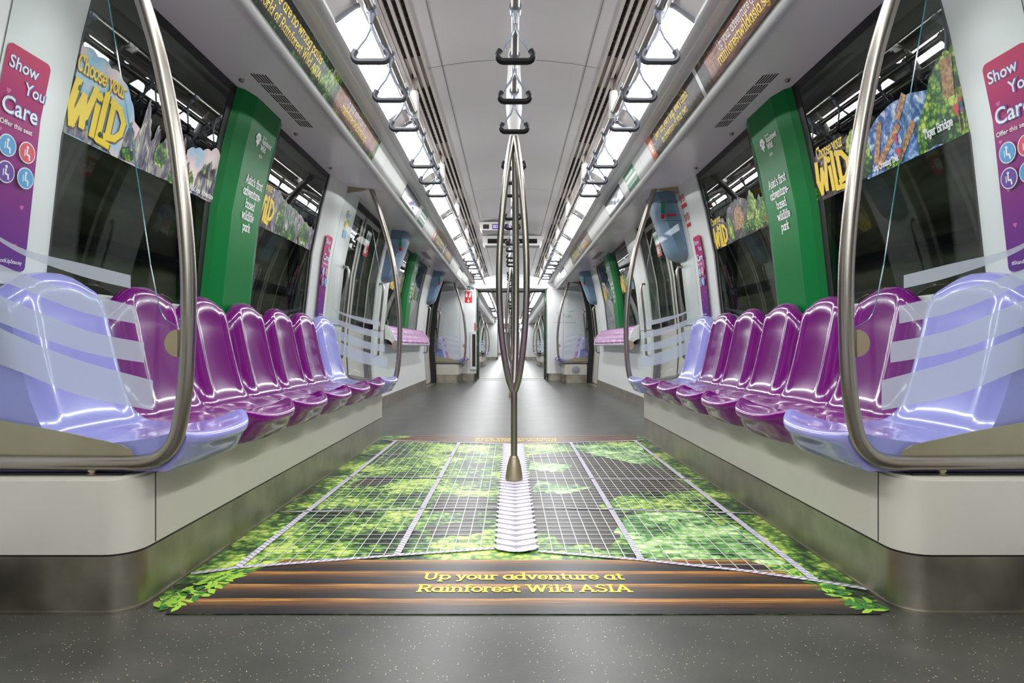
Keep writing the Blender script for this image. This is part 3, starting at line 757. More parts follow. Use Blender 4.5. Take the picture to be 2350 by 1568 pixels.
# ------------------------------------------------------------------ glass screens with bent rail at the bench ends
def screen(sd, y, e, lb, full=True):
    """e=-1: the screen stands at the near end of its bench (outer side towards the camera)"""
    t = thing('seat_screen', lb, 'screen', (sd*1.2, y, .36), 'glass screens at the bench ends')
    # rail: (|x|, z)
    pts = [(1.43,.385),(1.10,.382),(1.00,.382),(.955,.386),(.925,.396),(.900,.418),(.882,.448),(.872,.485),(.862,.545),(.855,.62),(.851,.70),(.849,.80),(.851,.90),(.858,1.0),(.866,1.08),(.880,1.20),(.900,1.32),(.925,1.44),(.953,1.54),(.985,1.64),(1.02,1.75),(1.052,1.845),(1.075,1.905)]
    pts = [(a+.010,b) for a,b in pts]
    P = [(sd*a,y,b) for a,b in pts]
    # smooth by Catmull-Rom
    Q = []
    for i in range(len(P)-1):
        p = [Vector(P[max(i-1,0)]),Vector(P[i]),Vector(P[i+1]),Vector(P[min(i+2,len(P)-1)])]
        for k in range(3):
            u = k/3; Q.append(.5*((2*p[1])+(-p[0]+p[2])*u+(2*p[0]-5*p[1]+4*p[2]-p[3])*u*u+(-p[0]+3*p[1]-3*p[2]+p[3])*u**3))
    Q.append(Vector(P[-1]))
    mb = MB(); mb.tube(Q, .0195, 16); rl = part(mb, 'bent_rail', [STEEL], t)
    st = MB()
    for xx in (1.11,1.38): st.lathe([(.014,.352),(.0075,.356),(.0075,.368)], (sd*xx,y,0), 12); st.lathe([(.011,.36),(.011,.366)], (sd*xx,y,0), 12)
    sub(st, 'stub', [PLATE], rl)
    # upstand plate on the rail
    mb = MB(); pl = [(1.43,.385),(1.43,.505),(1.36,.494),(1.26,.476),(1.16,.456),(1.08,.438),(1.035,.427),(1.012,.414),(1.003,.398),(1.0,.385)]
    n = len(pl); vs = [(sd*a,y+.004,b) for a,b in pl]+[(sd*a,y+.008,b) for a,b in pl]
    mb.add(vs, [tuple(range(n)), tuple(range(n,2*n))]+[(i,(i+1)%n,(i+1)%n+n,i+n) for i in range(n)])
    part(mb, 'upstand_plate', [PLATE], t, smooth=0)
    # pane
    inner = [(a+.022,b) for a,b in pts[4:12]]
    outl = [(1.43,.40),(1.00,.40)]+[(.955,.402),(.930,.412),(.911,.430),(.896,.458),(.888,.49),(.880,.55),(.874,.62),(.871,.69)]
    outl += [(.873,.732),(.893,.742),(.918,.757),(.928,.772),(.938,.80),(.958,.90),(.980,1.05),(1.003,1.20),(1.028,1.35),(1.053,1.50),(1.075,1.63),(1.10,1.77),(1.13,1.86),(1.29,1.86)]
    outl += [(wx(z)-.058,z) for z in (1.86,1.66,1.34,.92)]+[(1.42,.6)]
    n = len(outl); h = .0028
    vs = [(sd*a,y-h,b) for a,b in outl]+[(sd*a,y+h,b) for a,b in outl]
    mb = MB(); mb.add(vs, [tuple(range(n)), tuple(range(n,2*n))]); gp = part(mb, 'glass_pane', [SGLASS], t, smooth=0)
    ed = MB(); m = len(outl)-7
    ed.add(vs, [(i,i+1,i+1+n,i+n) for i in range(1,m+1)]); sub(ed, 'glass_edge', [EDGE], gp, smooth=0, label='teal polished edge of the glass')
    # frosted bands
    bands = [((1.37,.975,.985),(1.28,.921,.938),(1.13,.868,.902),(1.008,.838,.872)),
             ((1.40,.880,.925),(1.28,.832,.872),(1.13,.775,.826),(.996,.746,.792)),
             ((1.41,.775,.845),(1.28,.723,.790),(1.12,.670,.727),(.973,.644,.697)),
             ((1.41,.660,.765),(1.30,.622,.712),(1.14,.558,.650),(.950,.520,.598))]
    fy = y-h-.001 if e < 0 else y-h-.001
    for bd in bands:
        P = []
        for k in range(13):
            u = k/12*3; i = min(2,int(u)); f = u-i
            q = [bd[max(i-1,0)],bd[i],bd[i+1],bd[min(i+2,3)]]
            c = [.5*((2*q[1][j])+(-q[0][j]+q[2][j])*f+(2*q[0][j]-5*q[1][j]+4*q[2][j]-q[3][j])*f*f+(-q[0][j]+3*q[1][j]-3*q[2][j]+q[3][j])*f**3) for j in range(3)]
            P.append([(sd*c[0],fy,c[1]),(sd*c[0],fy,c[2])])
        b_ = MB(); b_.grid(P); sub(b_, 'frosted_band', [FROST], gp, smooth=0)
    # round clamp half-disc
    mb = MB()
    poly = [(sd*(.884+.034*sin(radians(a))*1.0), .695+.036*cos(radians(a))) for a in range(0,181,15)]
    n = len(poly); vs = [(a,y-.008,b) for a,b in poly]+[(a,y+.008,b) for a,b in poly]
    mb.add(vs, [tuple(range(n)), tuple(range(n,2*n))]+[(i,(i+1)%n,(i+1)%n+n,i+n) for i in range(n)]); part(mb, 'glass_clamp', [PLATE], t, smooth=0)
    # bracket to the pillar at the top
    mb = MB(); bp = [(1.06,1.905),(1.31,1.905),(1.30,1.845),(1.20,1.862),(1.13,1.872),(1.09,1.885)]
    n = len(bp); vs = [(sd*a,y-.012,b) for a,b in bp]+[(sd*a,y+.012,b) for a,b in bp]
    mb.add(vs, [tuple(range(n)), tuple(range(n,2*n))]+[(i,(i+1)%n,(i+1)%n+n,i+n) for i in range(n)]); part(mb, 'top_bracket', [PLATE], t, smooth=0)
    return t
for sd in (-1,1):
    side = 'left' if sd < 0 else 'right'
    a = screen(sd, 1.64, -1, 'glass screen in a bent steel rail at the near end of the long %s bench' % side)
    b = screen(sd, 4.765, 1, 'glass screen in a bent steel rail at the far end of the long %s bench' % side)
    dup(b, loc=(sd*1.2,11.75,.36), label='small glass screen with steel rail at the %s seats by the gangway' % side)
    for car in (1,):
        for y in (PIT+CAR0+1.0, PIT+1.64, PIT+4.765, PIT-3.6):
            dup(b, loc=(sd*1.2,y,.36), label='distant steel-railed glass screen beyond the gangway, %s side' % side, group='screens beyond the gangway, %s side' % side)
# seats of the car beyond
protoL = {}; 
for sd in (-1,1):
    sL = seat(sd, PIT+CAR0+.75, LILAC, 1); side = 'left' if sd < 0 else 'right'
    sP = seat(sd, PIT+CAR0+.31, PURP, 0)
    sL['label'] = 'tiny lilac seat just beyond the gangway on the %s' % side; sL['group'] = 'seats beyond the gangway, %s' % side
    sP['label'] = 'tiny purple seat just beyond the gangway on the %s' % side; sP['group'] = 'seats beyond the gangway, %s' % side
    for k in range(7):
        src = sL if k in (0,6) else sP
        dup(src, loc=(sd*1.15, PIT+1.88+k*SW, .355), label='%s seat of the distant %s bench beyond the gangway' % ('lilac' if k in (0,6) else 'purple', side), group='distant bench seats, %s' % side)
    plinth(PIT+1.605, PIT+4.80, sd, 'distant cream plinth under the %s bench beyond the gangway' % side)
    plinth(PIT+CAR0+.2, PIT+CAR0+1.1, sd, 'cream plinth under the %s seats just beyond the gangway' % side)

# ------------------------------------------------------------------ perch rests in the second bay
def perch(sd, yc, lb):
    t = thing('perch_rest', lb, 'perch seat', (sd*1.38, yc, .72), 'padded perch rests')
    L = 1.42; nc,nr = 6,3; sub_ = 6
    arc = [(1.424,.925),(1.405,.918),(1.372,.885),(1.345,.84),(1.322,.79),(1.305,.745),(1.300,.720)]
    def ap(u):
        u = max(0,min(.9999,u))*(len(arc)-1); i = int(u); f = u-i
        return arc[i][0]+(arc[i+1][0]-arc[i][0])*f, arc[i][1]+(arc[i+1][1]-arc[i][1])*f
    P = []; NU,NV = nr*sub_,nc*sub_
    for i in range(NU+1):
        row = []; u = i/NU; x,z = ap(u)
        for j in range(NV+1):
            v = j/NV; bu = abs(sin(pi*u*nr))**.4; bv = abs(sin(pi*v*nc))**.4; b_ = .008*min(bu,bv)
            row.append((sd*(x-b_*.8), yc-L+2*L*v, z+b_*.6))
        P.append(row)
    mb = MB(); mb.grid(P); pd = part(mb, 'padding', [PINK], t, smooth=60)
    jm = MB()
    for k in range(1,nc):
        y = yc-L+2*L*k/nc; jm.ext([(sd*(ap(u/10)[0]-.003),ap(u/10)[1]+.002) for u in range(11)], y-.008, y+.008)
    for k in range(1,nr):
        x,z = ap(k/nr); jm.box(sd*(x-.004),sd*x,yc-L,yc+L,z-.004,z+.006)
    sub(jm, 'piping', [PINKJ], pd, label='paler raised piping between the pads')
    mb = MB(); mb.ext([(sd*1.30,.722),(sd*1.296,.715),(sd*1.296,.700),(sd*1.31,.694),(sd*1.41,.715),(sd*1.42,.90)], yc-L, yc+L); part(mb, 'shell', [GREYP], t)
    for e in (-1,1):
        mb = MB(); y = yc+e*L; oo = [(a-.008,b+.006) for a,b in arc]+[(1.30,.695),(1.33,.70),(1.36,.74),(1.39,.76),(1.425,.77),(1.425,.925)]
        n = len(oo); vs = [(sd*a,y-.012,b) for a,b in oo]+[(sd*a,y+.012,b) for a,b in oo]
        mb.add(vs, [tuple(range(n)), tuple(range(n,2*n))]+[(i,(i+1)%n,(i+1)%n+n,i+n) for i in range(n)]); part(mb, 'end_bracket', [WHITE], t)
    return t
for sd in (-1,1): perch(sd, 8.45, 'pink quilted perch rest under the far %s window' % ('left' if sd < 0 else 'right'))

# ------------------------------------------------------------------ green window pillars with lettering
def leafmark(cx, cy, s):
    """a small branching tree mark"""
    P = []
    for a,l in ((90,1),(60,.95),(120,.95),(30,.8),(150,.8)):
        P += ribbon([(cx,cy-.9*s),(cx+.25*s*cos(radians(a)),cy-.3*s),(cx+l*s*.8*cos(radians(a)),cy+l*s*.8*sin(radians(a))-.1*s)], .16*s)
        P.append(disc(cx+l*s*.85*cos(radians(a)), cy+l*s*.85*sin(radians(a))-.1*s, .27*s, 8))
    P += [disc(cx+.45*s,cy-.35*s,.2*s,7), disc(cx-.45*s,cy-.35*s,.2*s,7)]
    return P
def gpillar(sd, yc, lb):
    t = thing('green_pillar', lb, 'pillar', (sd*1.45, yc, .93), 'green window pillars')
    zs = [.85,.92,1.34,1.66,1.90]; P = []
    for z in zs:
        x = wx(z); P.append([(sd*(x-.001),yc-.262,z),(sd*(x-.030),yc-.240,z),(sd*(x-.052),yc-.17,z),(sd*(x-.058),yc-.15,z),(sd*(x-.060),yc+.15,z),(sd*(x-.052),yc+.17,z),(sd*(x-.030),yc+.240,z),(sd*(x-.001),yc+.262,z)])
    mb = MB(); mb.grid(P); part(mb, 'cover', [GREEN], t, smooth=14)
    f = wall_fn(sd, .060, yc)
    A = Art(f); sdx = .02
    A.add(slab("Asia's first", .042, sdx, 1.505, 'c', .15, .9)+slab("adventure-", .042, sdx, 1.448, 'c', .15, .9)+slab("based", .042, sdx, 1.391, 'c', .15, .9)+slab("wildlife", .042, sdx, 1.334, 'c', .15, .9)+slab("park", .042, sdx, 1.277, 'c', .15, .9), WPR)
    A.build('slogan', t, label='white slab-serif slogan lettering')
    A = Art(f); A.add(leafmark(-.045,1.725,.034)+sans('Mandai',.016,.0,1.752)+slab('Rainforest',.024,.0,1.724,'l',.16,.95)+slab('Wild',.026,.0,1.690,'l',.16)+sans('ASIA',.020,.0,1.655,bold=.01), WPR)
    A.build('park_logo', t, label='white tree logo with park name')
for sd in (-1,1):
    side = 'left' if sd < 0 else 'right'
    gpillar(sd, 3.2, 'green pillar cover with white slogan above the long %s bench' % side)
    gpillar(sd, 8.4, 'green pillar cover with white slogan above the %s perch rest' % side)

# ------------------------------------------------------------------ window stickers
def wild(cx, cy, s, k=1.0):
    """brush lettering WiLD, about 2.2 s wide and 1.5 s tall"""
    P = []
    def st(path, w): 
        out = []
        for (a,b),(c,d) in zip(path,path[1:]):
            out += ribbon([(cx+a*s,cy+b*s),(cx+c*s,cy+d*s)], w*s)
        return out
    P += st([(-1.02,.62),(-1.12,-.1),(-.98,-.62)],.24)+st([(-.98,-.62),(-.72,.30)],.22)+st([(-.72,.30),(-.62,-.55)],.22)+st([(-.62,-.55),(-.34,.66)],.22)
    P += st([(-.18,.22),(-.20,-.66)],.21)+[disc(cx-.16*s,cy+.52*s,.13*s,10)]
    P += st([(.10,.70),(.04,-.70)],.22)+st([(.04,-.70),(.50,-.74)],.20)
    P += st([(.42,.58),(.40,-.42)],.22)+st([(.34,.60),(.70,.50),(.96,.16),(.92,-.20),(.70,-.44),(.30,-.52)],.21)
    return [[(cx+(a-cx)*k, b) for a,b in p] for p in P]
def pin(cx, cy, s): return [disc(cx,cy,s,12), [(cx-.8*s,cy-.5*s),(cx+.8*s,cy-.5*s),(cx,cy-2.2*s)]]
def scallop(x0, x1, pts, base, amp=.012, n=5):
    """cloudy upper edge through pts (x,z), closed along base"""
    out = [(x0,base)]
    for (a,b),(c,d) in zip(pts,pts[1:]):
        for i in range(n):
            u = i/n; out.append((a+(c-a)*u, b+(d-b)*u+amp*sin(pi*u)))
    out.append(pts[-1]); out.append((x1,base)); return out
def tree(cx, base, w, h, seed=1): return jag([(cx-w*.3,base),(cx-w*.5,base+h*.35),(cx-w*.35,base+h*.75),(cx,base+h),(cx+w*.38,base+h*.72),(cx+w*.5,base+h*.3),(cx+w*.25,base)], w*.06, 6, seed)
def spires(x0, x1, base, hs, seed=2):
    n = len(hs); out = [(x0,base)]; w = (x1-x0)/n
    for i,h in enumerate(hs):
        a = x0+w*i; out += [(a+w*.15,base+h*.55),(a+w*.35,base+h*.95),(a+w*.5,base+h),(a+w*.62,base+h*.85),(a+w*.85,base+h*.6)]
    out.append((x1,base)); return jag(out, .008, 3, seed)
ZB = 1.36
def climber(cx, cy, s, shirt): return [([disc(cx,cy+1.5*s,.35*s,10)], RED), ([[(cx-.45*s,cy),(cx+.4*s,cy),(cx+.5*s,cy+1.2*s),(cx-.4*s,cy+1.2*s)]], shirt), ([[(cx-.4*s,cy),(cx+.4*s,cy),(cx+.5*s,cy-.9*s),(cx-.3*s,cy-.8*s)]], VIO)]
def sticker(kind, sd, y0, lb, W):
    f = wall_fn(sd, .0015, y0); A = Art(f); CLAMP[0] = (0, W, ZB)
    if kind == 'apex':       # sky, rock towers, name lettering
        A.add(scallop(0,.52,[(0,1.622),(.06,1.634),(.13,1.634),(.20,1.628),(.27,1.615),(.33,1.57),(.37,1.51),(.52,1.42)],ZB), SKY)
        A.add(scallop(.74,1.03,[(.74,1.52),(.80,1.545),(.86,1.555),(.93,1.575),(.98,1.60),(1.03,1.56)],ZB,.010), SKY)
        A.add(jag([(0,ZB),(0,1.47),(.06,1.44),(.12,1.40),(.20,1.39),(.28,ZB)],.01,5,3), ROCK)
        A.add(spires(.32,.56,ZB,[.14,.26,.19],5), ROCK); A.add(spires(.50,.80,ZB,[.17,.23,.15,.21,.12],6), ROCKD); A.add(spires(.46,.78,ZB,[.13,.16,.20,.13],9), ROCK)
        A.add(spires(.84,1.02,ZB,[.10,.15,.18,.16],8), ROCK)
        A.add(tree(.56,1.40,.09,.10,4), LEAF).add([tree(.36,ZB+.005,.08,.05,5),tree(.80,ZB,.06,.09,6),tree(.66,ZB,.05,.06,7),tree(.90,1.46,.03,.05,8)], LEAF, False)
        A.add(slab('Choose your', .050, .046, 1.556, 'l', .17, .80), mat('print_ochre',(120,84,20))); A.add(slab('Choose your', .050, .043, 1.559, 'l', .15, .80), YEL)
        A.add(wild(.193,1.458,.108,1.15), mat('print_ochre',(120,84,20))); A.add(wild(.187,1.462,.108,1.15), YEL)
        A.add([tree(.07,1.50,.014,.02,1),tree(.20,1.395,.02,.02,2),tree(.13,1.41,.016,.02,3)], LEAFD)
        A.add(pin(.775,1.415,.011), RED); A.add(slab('Wild Apex Adventure', .022, .80, 1.372, 'l', .17, .9), WPR)
    elif kind == 'canopy':
        A.add(jag([(0,ZB),(0,1.60),(.10,1.585),(.30,1.60),(.42,1.56),(.62,1.55),(.80,1.52),(W,1.50),(W,ZB)],.010,6,9), ROCK)
        A.add(jag([(0,ZB),(0,1.59),(.20,1.58),(.26,1.52),(.24,1.42),(.28,ZB)],.01,5,2), ROCKD)
        A.add([tree(.36,1.37,.12,.20,2),tree(.58,ZB,.16,.11,3),tree(.80,ZB,.22,.16,4),tree(.46,ZB,.14,.06,5)], LEAF)
        A.add(slab('Choose your', .046, .0, 1.562, 'l', .14, .62), YEL); A.add(wild(.14,1.465,.098,1.1), YEL)
        A.add(sum([ribbon([(a,1.40),(a+.02,1.54)],.006) for a in (.42,.50,.58)],[])+ribbon([(.40,1.47),(.60,1.49)],.008)+ribbon([(.40,1.53),(.60,1.55)],.008), GRN)
        for p,m in climber(.68,1.50,.014,RED): A.add(p,m)
        A.add(pin(.72,1.40,.010), RED); A.add(slab('Canopy Jump', .020, .74, 1.372, 'l', .17, .8), WPR)
    elif kind == 'river':    # reads from the far end towards the camera
        A.add(jag([(0,ZB),(0,1.50),(.06,1.555),(.16,1.575),(.26,1.56),(.34,1.57),(.44,1.52),(.48,ZB)],.010,6,3), ROCKD)
        A.add(scallop(.42,.90,[(.42,1.50),(.50,1.535),(.60,1.57),(.70,1.575),(.80,1.56),(.90,1.52)],ZB,.006), WATER)
        A.add(jag([(.74,ZB),(.76,1.45),(.82,1.52),(.86,1.58),(.90,1.61),(.94,1.63),(1.04,1.64),(1.04,ZB)],.014,7,4), LEAF)
        A.add([tree(.42,1.37,.12,.18,5),tree(.02,1.37,.05,.06,6),tree(.38,1.45,.14,.13,8),tree(.60,ZB,.12,.03,9)], LEAF)
        A.add([q for a in (((.50,1.41),(.56,1.53)),((.50,1.385),(.66,1.49)),((.64,1.385),(.74,1.47)),((.67,1.52),(.72,1.575))) for q in ribbon(a,.030)], LOG)
        A.add([(.905,1.49),(.955,1.49),(.975,1.61),(.92,1.61)], LOG); A.add([q for k in range(5) for q in ribbon([(.95+.018*k,1.37),(.965+.018*k,1.50)],.005)], LOG)
        for p,m in climber(.64,1.44,.017,mat('print_magenta',(170,40,90))): A.add(p,m)
        for p,m in climber(.975,1.44,.017,mat('print_navy',(46,70,96))): A.add(p,m)
        A.add(slab('Choose your', .050, .09, 1.535, 'l', .14, .72), YEL); A.add(wild(.20,1.455,.108,1.15), YEL)
        A.add(pin(.645,1.405,.012)+pin(.955,1.445,.013), RED); A.add(slab('Log Crossing Trek', .022, .48, 1.374, 'l', .17, .8)+slab('Tiger Bridge', .028, .79, 1.400, 'l', .17, .8), WPR)
    else:                    # cave
        A.add(jag([(0,ZB),(0,1.44),(.04,1.53),(.14,1.565),(.24,1.54),(.30,1.50),(.36,1.57),(.50,1.60),(.62,1.585),(.70,1.54),(.78,1.50),(W,1.48),(W,ZB)],.010,6,6), ROCKD)
        A.add(jag([(.42,1.42),(.46,1.53),(.54,1.57),(.60,1.50),(.58,1.42)],.01,4,3), LOG)
        A.add([tree(.36,1.37,.09,.16,3),tree(.74,1.37,.20,.23,4),tree(.60,ZB,.10,.09,5),tree(.86,1.37,.16,.18,6)], LEAF)
        A.add(slab('Choose your', .046, .03, 1.525, 'l', .14, .66), YEL); A.add(wild(.17,1.435,.100,1.15), YEL)
        A.add(pin(W-.03,1.41,.011), RED)
    CLAMP[0] = None
    t = thing('window_sticker', lb, 'sticker', A.fn(W/2, 1.36, 0), 'advertising stickers on the windows')
    A.build('picture_print', t); return t
sticker('apex', -1, 1.925, 'window sticker of sky and rock towers with yellow lettering, nearest on the left', 1.03)
sticker('canopy', -1, 3.41, 'window sticker of grey cliffs and bushes beyond the left green pillar', .99)
sticker('river', 1, 2.95, 'window sticker of blue river, logs and leafy tree, nearest on the right', 1.03)
sticker('cave', 1, 4.41, 'window sticker of a dark cave and bushes beyond the right green pillar', .93)
sticker('canopy', -1, 8.70, 'small window sticker beyond the left perch rest pillar', .70)
sticker('cave', -1, 7.25, 'small window sticker before the left perch rest pillar', .80)
sticker('river', 1, 8.08, 'small window sticker before the right perch rest pillar', .80)
sticker('apex', 1, 9.55, 'small window sticker beyond the right perch rest pillar', .80)

# ------------------------------------------------------------------ ads along the cornice strip
def ad(kind, sd, y0, W, lb):
    A = Art(strip_fn(sd, y0)); h = ADH; r = rrect(0.004,.004,W-.004,h-.004,.002,1)
    if kind == 'paths':
        A.add(r, LEAFD); A.add([jag([(.12*W,h*.2),(.05*W,h*.6),(.2*W,h*.95),(.8*W,h*.95),(.9*W,h*.5),(.8*W,h*.2)],.01,5,2)], mat('print_black_green',(24,38,34)))
        A.add([tree(W*.88,.0,W*.2,h*.7,3),tree(W*.97,.0,W*.1,h*.9,4),tree(W*.02,0,W*.1,h*.7,5)], LEAF)
        A.add(slab('There are no wrong paths', .040, W*.55, h*.60, 'c', .13, W/1.03*1.2)+slab('in the world of Rainforest Wild ASIA', .038, W*.50, h*.22, 'c', .13, W/1.03*1.15), YEL)
    elif kind == 'turn':
        A.add(r, DARKAD); A.add(jag([(0.004,.004),(.004,h-.004),(.12*W,h-.004),(.10*W,h*.3),(.12*W,.004)],.006,5,4), ORG)
        A.add(leafmark(.055*W,h*.5,.035), WPR)
        A.add(slab('Every turn, every leap, every climb,', .038, W*.52, h*.58, 'c', .13, W/1.03*1.02)+slab('an adventure of your own', .038, W*.53, h*.22, 'c', .13, W/1.03*1.05), YEL)
    else:
        A.add(r, LEAF if kind == 'plaque' else DARKAD)
        A.add(jag([(W*.12,h*.10),(W*.11,h*.82),(W*.80,h*.90),(W*.92,h*.86),(W*.93,h*.14),(W*.6,h*.08)],.005,4,5), PLAQ)
        A.add(sum([ribbon([(W*(.17+k*.012),h*.08),(W*(.17+k*.012)+.004,h*.9)],.006) for k in (0,1)],[])+ribbon([(W*.88,h*.12),(W*.885,h*.86)],.006), LOG)
        A.add(slab('Up your adventure at', .036, W*.46, h*.58, 'c', .10, W/1.03*1.0), WPR)
        A.add(slab('rainforestwildasia.sg', .045, W*.48, h*.24, 'c', .13, W/1.03*1.08), YEL)
    t = thing('ceiling_ad', lb, 'advertisement', A.fn(W/2,0,0), 'advertising panels along the cornice'); A.build('ad_print', t); return t
ad('paths', -1, 1.90, 1.04, 'dark green ad with yellow words about wrong paths on the near left cornice')
ad('plaque', -1, 2.955, 1.03, 'ad with brown wooden plaque on leaves, near left cornice')
ad('turn', 1, 3.99, 1.03, 'black ad with orange logo patch on the near right cornice')
ad('plaque2', 1, 2.93, 1.04, 'ad with brown wooden plaque on black, nearest on the right cornice')
ad('turn', -1, 6.95, 1.05, 'small black ad with orange patch on the far left cornice')
ad('plaque2', -1, 8.05, 1.0, 'small brown plaque ad farther along the left cornice')
ad('paths', 1, 9.1, 1.0, 'small green ad with yellow words on the far right cornice')
ad('plaque', 1, 8.05, 1.0, 'small brown plaque ad on the far right cornice before the green one')
# screens and notices on the cornice by the doors
def cornice_screen(sd, y0, lb):
    A = Art(strip_fn(sd, y0)); h = ADH; W = .75
    A.add(rrect(0,.004,W,h-.004,.008), DKP); A.add(rrect(.012,.012,W-.012,h-.012,.004), mat('screen_dark',(52,62,84),.08))
    A.add([[(W*.50,h*.35),(W*.60,h*.7),(W*.58,h*.35)],[(W*.46,h*.3),(W*.54,h*.3),(W*.5,h*.6)]], VIO)
    A.add([rrect(W*.62,h*.52,W*.74,h*.66,.002,1),rrect(W*.62,h*.26,W*.76,h*.40,.002,1)], BLU)
    t = thing('display_screen', lb, 'screen', A.fn(W/2,0,0), 'display screens over the doors'); A.build('display_panel', t); return t
def green_notice(sd, y0, lb, W=.36):
    A = Art(strip_fn(sd, y0)); h = ADH
    A.add(rrect(0,.006,W,h-.006,.003,1), GRN); A.add([rrect(.0,h*.42,W,h*.56,.001,1)]+[rrect(.03+.04*k,h*.66,.055+.04*k,h*.80,.001,1) for k in range(7)]+[rrect(.04+.05*k,h*.2,.08+.05*k,h*.28,.001,1) for k in range(6)], WPR)
    t = thing('exit_notice', lb, 'sign', A.fn(W/2,0,0), 'green notices over the doors'); A.build('notice_print', t); return t
cornice_screen(-1, 5.0, 'dark display screen on the left cornice above the door'); cornice_screen(1, 5.75, 'dark display screen on the right cornice above the door')
green_notice(-1, 5.90, 'green and white notice on the left cornice beside the screen'); green_notice(1, 4.80, 'green and white notice on the right cornice before the screen')
dup([o for o in COL.objects if o.name.startswith('display_screen')][0], dy=5.2, label='small display screen on the far left cornice by the gangway')
dup([o for o in COL.objects if o.name.startswith('display_screen')][1], dy=5.2, label='small display screen on the far right cornice by the gangway')
# overhead route display boxes hung from the ceiling
def overhead(x0, x1, y, z0, lb, style):
    t = thing('overhead_display', lb, 'display', ((x0+x1)/2, y, z0), 'overhead displays')
    pr = [(x0,2.115),(x0+.01,z0+.02),(x0+.03,z0),(x1-.03,z0),(x1-.01,z0+.02),(x1,2.115)]
    n = len(pr); vs = [(a,y,b) for a,b in pr]+[(a,y+.22,b) for a,b in pr]
    mb = MB(); mb.add(vs, [tuple(range(n)), tuple(range(n,2*n))]+[(i,(i+1)%n,(i+1)%n+n,i+n) for i in range(n)]); part(mb, 'housing', [mat('housing_grey',(196,194,190),.35)], t)
    A = Art(lambda s,t_,l: (s, y-l, t_))
    zc = (z0+2.10)/2
    if style: 
        A.add(rrect(x0+.07,zc-.03,x1-.07,zc+.03,.004), mat('led_glass',(24,24,26),.08)); A.add([rrect(x0+.33+.04*k,zc-.01,x0+.355+.04*k,zc+.012,.002,1) for k in range(3)], mat('led_amber',(120,60,36)))
    else:
        A.add(rrect(x0+.045,zc-.026,x0+.115,zc+.026,.003), DKP); A.add(rrect(x0+.15,zc-.03,x0+.34,zc+.03,.003), VIO, False); A.add([rrect(x0+.16+.042*k,zz,x0+.195+.042*k,zz+.010,.001,1) for k in range(4) for zz in (zc+.006,zc-.014)], WPR)
    A.build('face', t); return t
overhead(-.38,.04,7.2,2.02,'grey ceiling housing with purple line plate, left of the middle poles',0)
overhead(-.385,.395,8.1,1.99,'wide grey ceiling housing with black display strip across the aisle',1)

# ------------------------------------------------------------------ posters on the pillars
def heart(cx,cy,s): return [(cx+s*.9*sin(a)**3, cy+s*(.8*cos(a)-.3*cos(2*a)-.12*cos(3*a))) for a in [2*pi*i/16 for i in range(16)]]
def grad_mat():
    m = bpy.data.materials.new('poster_magenta_violet'); m.use_nodes = True; N = m.node_tree.nodes; L = m.node_tree.links; b = N['Principled BSDF']; b.inputs['Roughness'].default_value = .35
    tc = N.new('ShaderNodeTexCoord'); sp = N.new('ShaderNodeSeparateXYZ'); L.new(tc.outputs['Object'], sp.inputs[0]); r = N.new('ShaderNodeMapRange'); r.inputs[1].default_value = .92; r.inputs[2].default_value = 1.5; L.new(sp.outputs[2], r.inputs[0])
    cr = N.new('ShaderNodeValToRGB'); e = cr.color_ramp.elements; e[0].position = 0; e[0].color = (*lin((92,14,132)),1); e[1].position = 1; e[1].color = (*lin((200,4,84)),1)
    k = e.new(.5); k.color = (*lin((142,14,122)),1); b.inputs['Specular IOR Level'].default_value = .25; L.new(r.outputs[0], cr.inputs[0]); L.new(cr.outputs[0], b.inputs['Base Color']); return m
PGRAD = grad_mat(); HEARTM = mat('poster_heart', (216,90,160), .35)
def sitter(cx, cy, s): return [disc(cx+.05*s,cy+.55*s,.17*s,8)]+ribbon([(cx+.02*s,cy+.3*s),(cx,cy-.2*s),(cx+.35*s,cy-.25*s),(cx+.42*s,cy-.7*s)],.2*s)+ribbon([(cx-.28*s,cy+.25*s),(cx-.28*s,cy-.4*s)],.12*s)
def poster(sd, y0, lb):
    W = .155; f = wall_fn(sd, .056, y0); A = Art(f)
    rr = rrect(0,.90,W,1.495,.018)
    A.add([[p for p in rr if p[1] > 1.3]+[(0,1.34),(W,1.34)], [(0,1.34),(W,1.34),(W,.92),(0,.92)], [(W,.92),(0,.92)]+[p for p in rr if p[1] < .9199]], PGRAD)
    A.add([heart(.03,1.375,.009),heart(.13,1.39,.008),heart(.02,1.27,.007),heart(.135,1.18,.008),heart(.03,1.13,.007),heart(.12,1.08,.008),heart(.04,1.03,.008),heart(.11,.97,.007)], HEARTM)
    for body,s,x,z in (('Show',.046,.014,1.435),('You',.046,.076,1.385),('Care',.064,.014,1.318)):
        A.add(sans(body,s,x,z,bold=.05), VIO); A.add(sans(body,s,x,z,bold=.012), WPR)
    A.add(sans('Offer this seat',.0195,.012,1.284,bold=.012), WPR)
    for x,z,m in ((.045,1.232,BLU),(.112,1.232,mat('print_rose',(226,70,90))),(.045,1.160,VIO),(.112,1.160,BLU)):
        A.add(disc(x,z,.030,20), WPR); A.add(disc(x,z,.027,20), m); A.add(sitter(x-.002,z,.026), WPR)
    A.add(sans('#StandUpStacey',.0155,.5*W,.918,'c',bold=.01), WPR)
    t = thing('courtesy_poster', lb, 'poster', f(W/2,.90,0), 'purple courtesy posters'); A.build('poster_print', t); return t
poster(-1, 1.655, 'magenta and purple courtesy poster on the pillar at the left picture edge')
poster(1, 1.81, 'magenta and purple courtesy poster on the pillar at the right picture edge')
poster(-1, 4.525, 'narrow purple courtesy poster on the pillar at the far end of the left bench')
poster(1, 4.68, 'narrow purple courtesy poster on the pillar at the far end of the right bench')
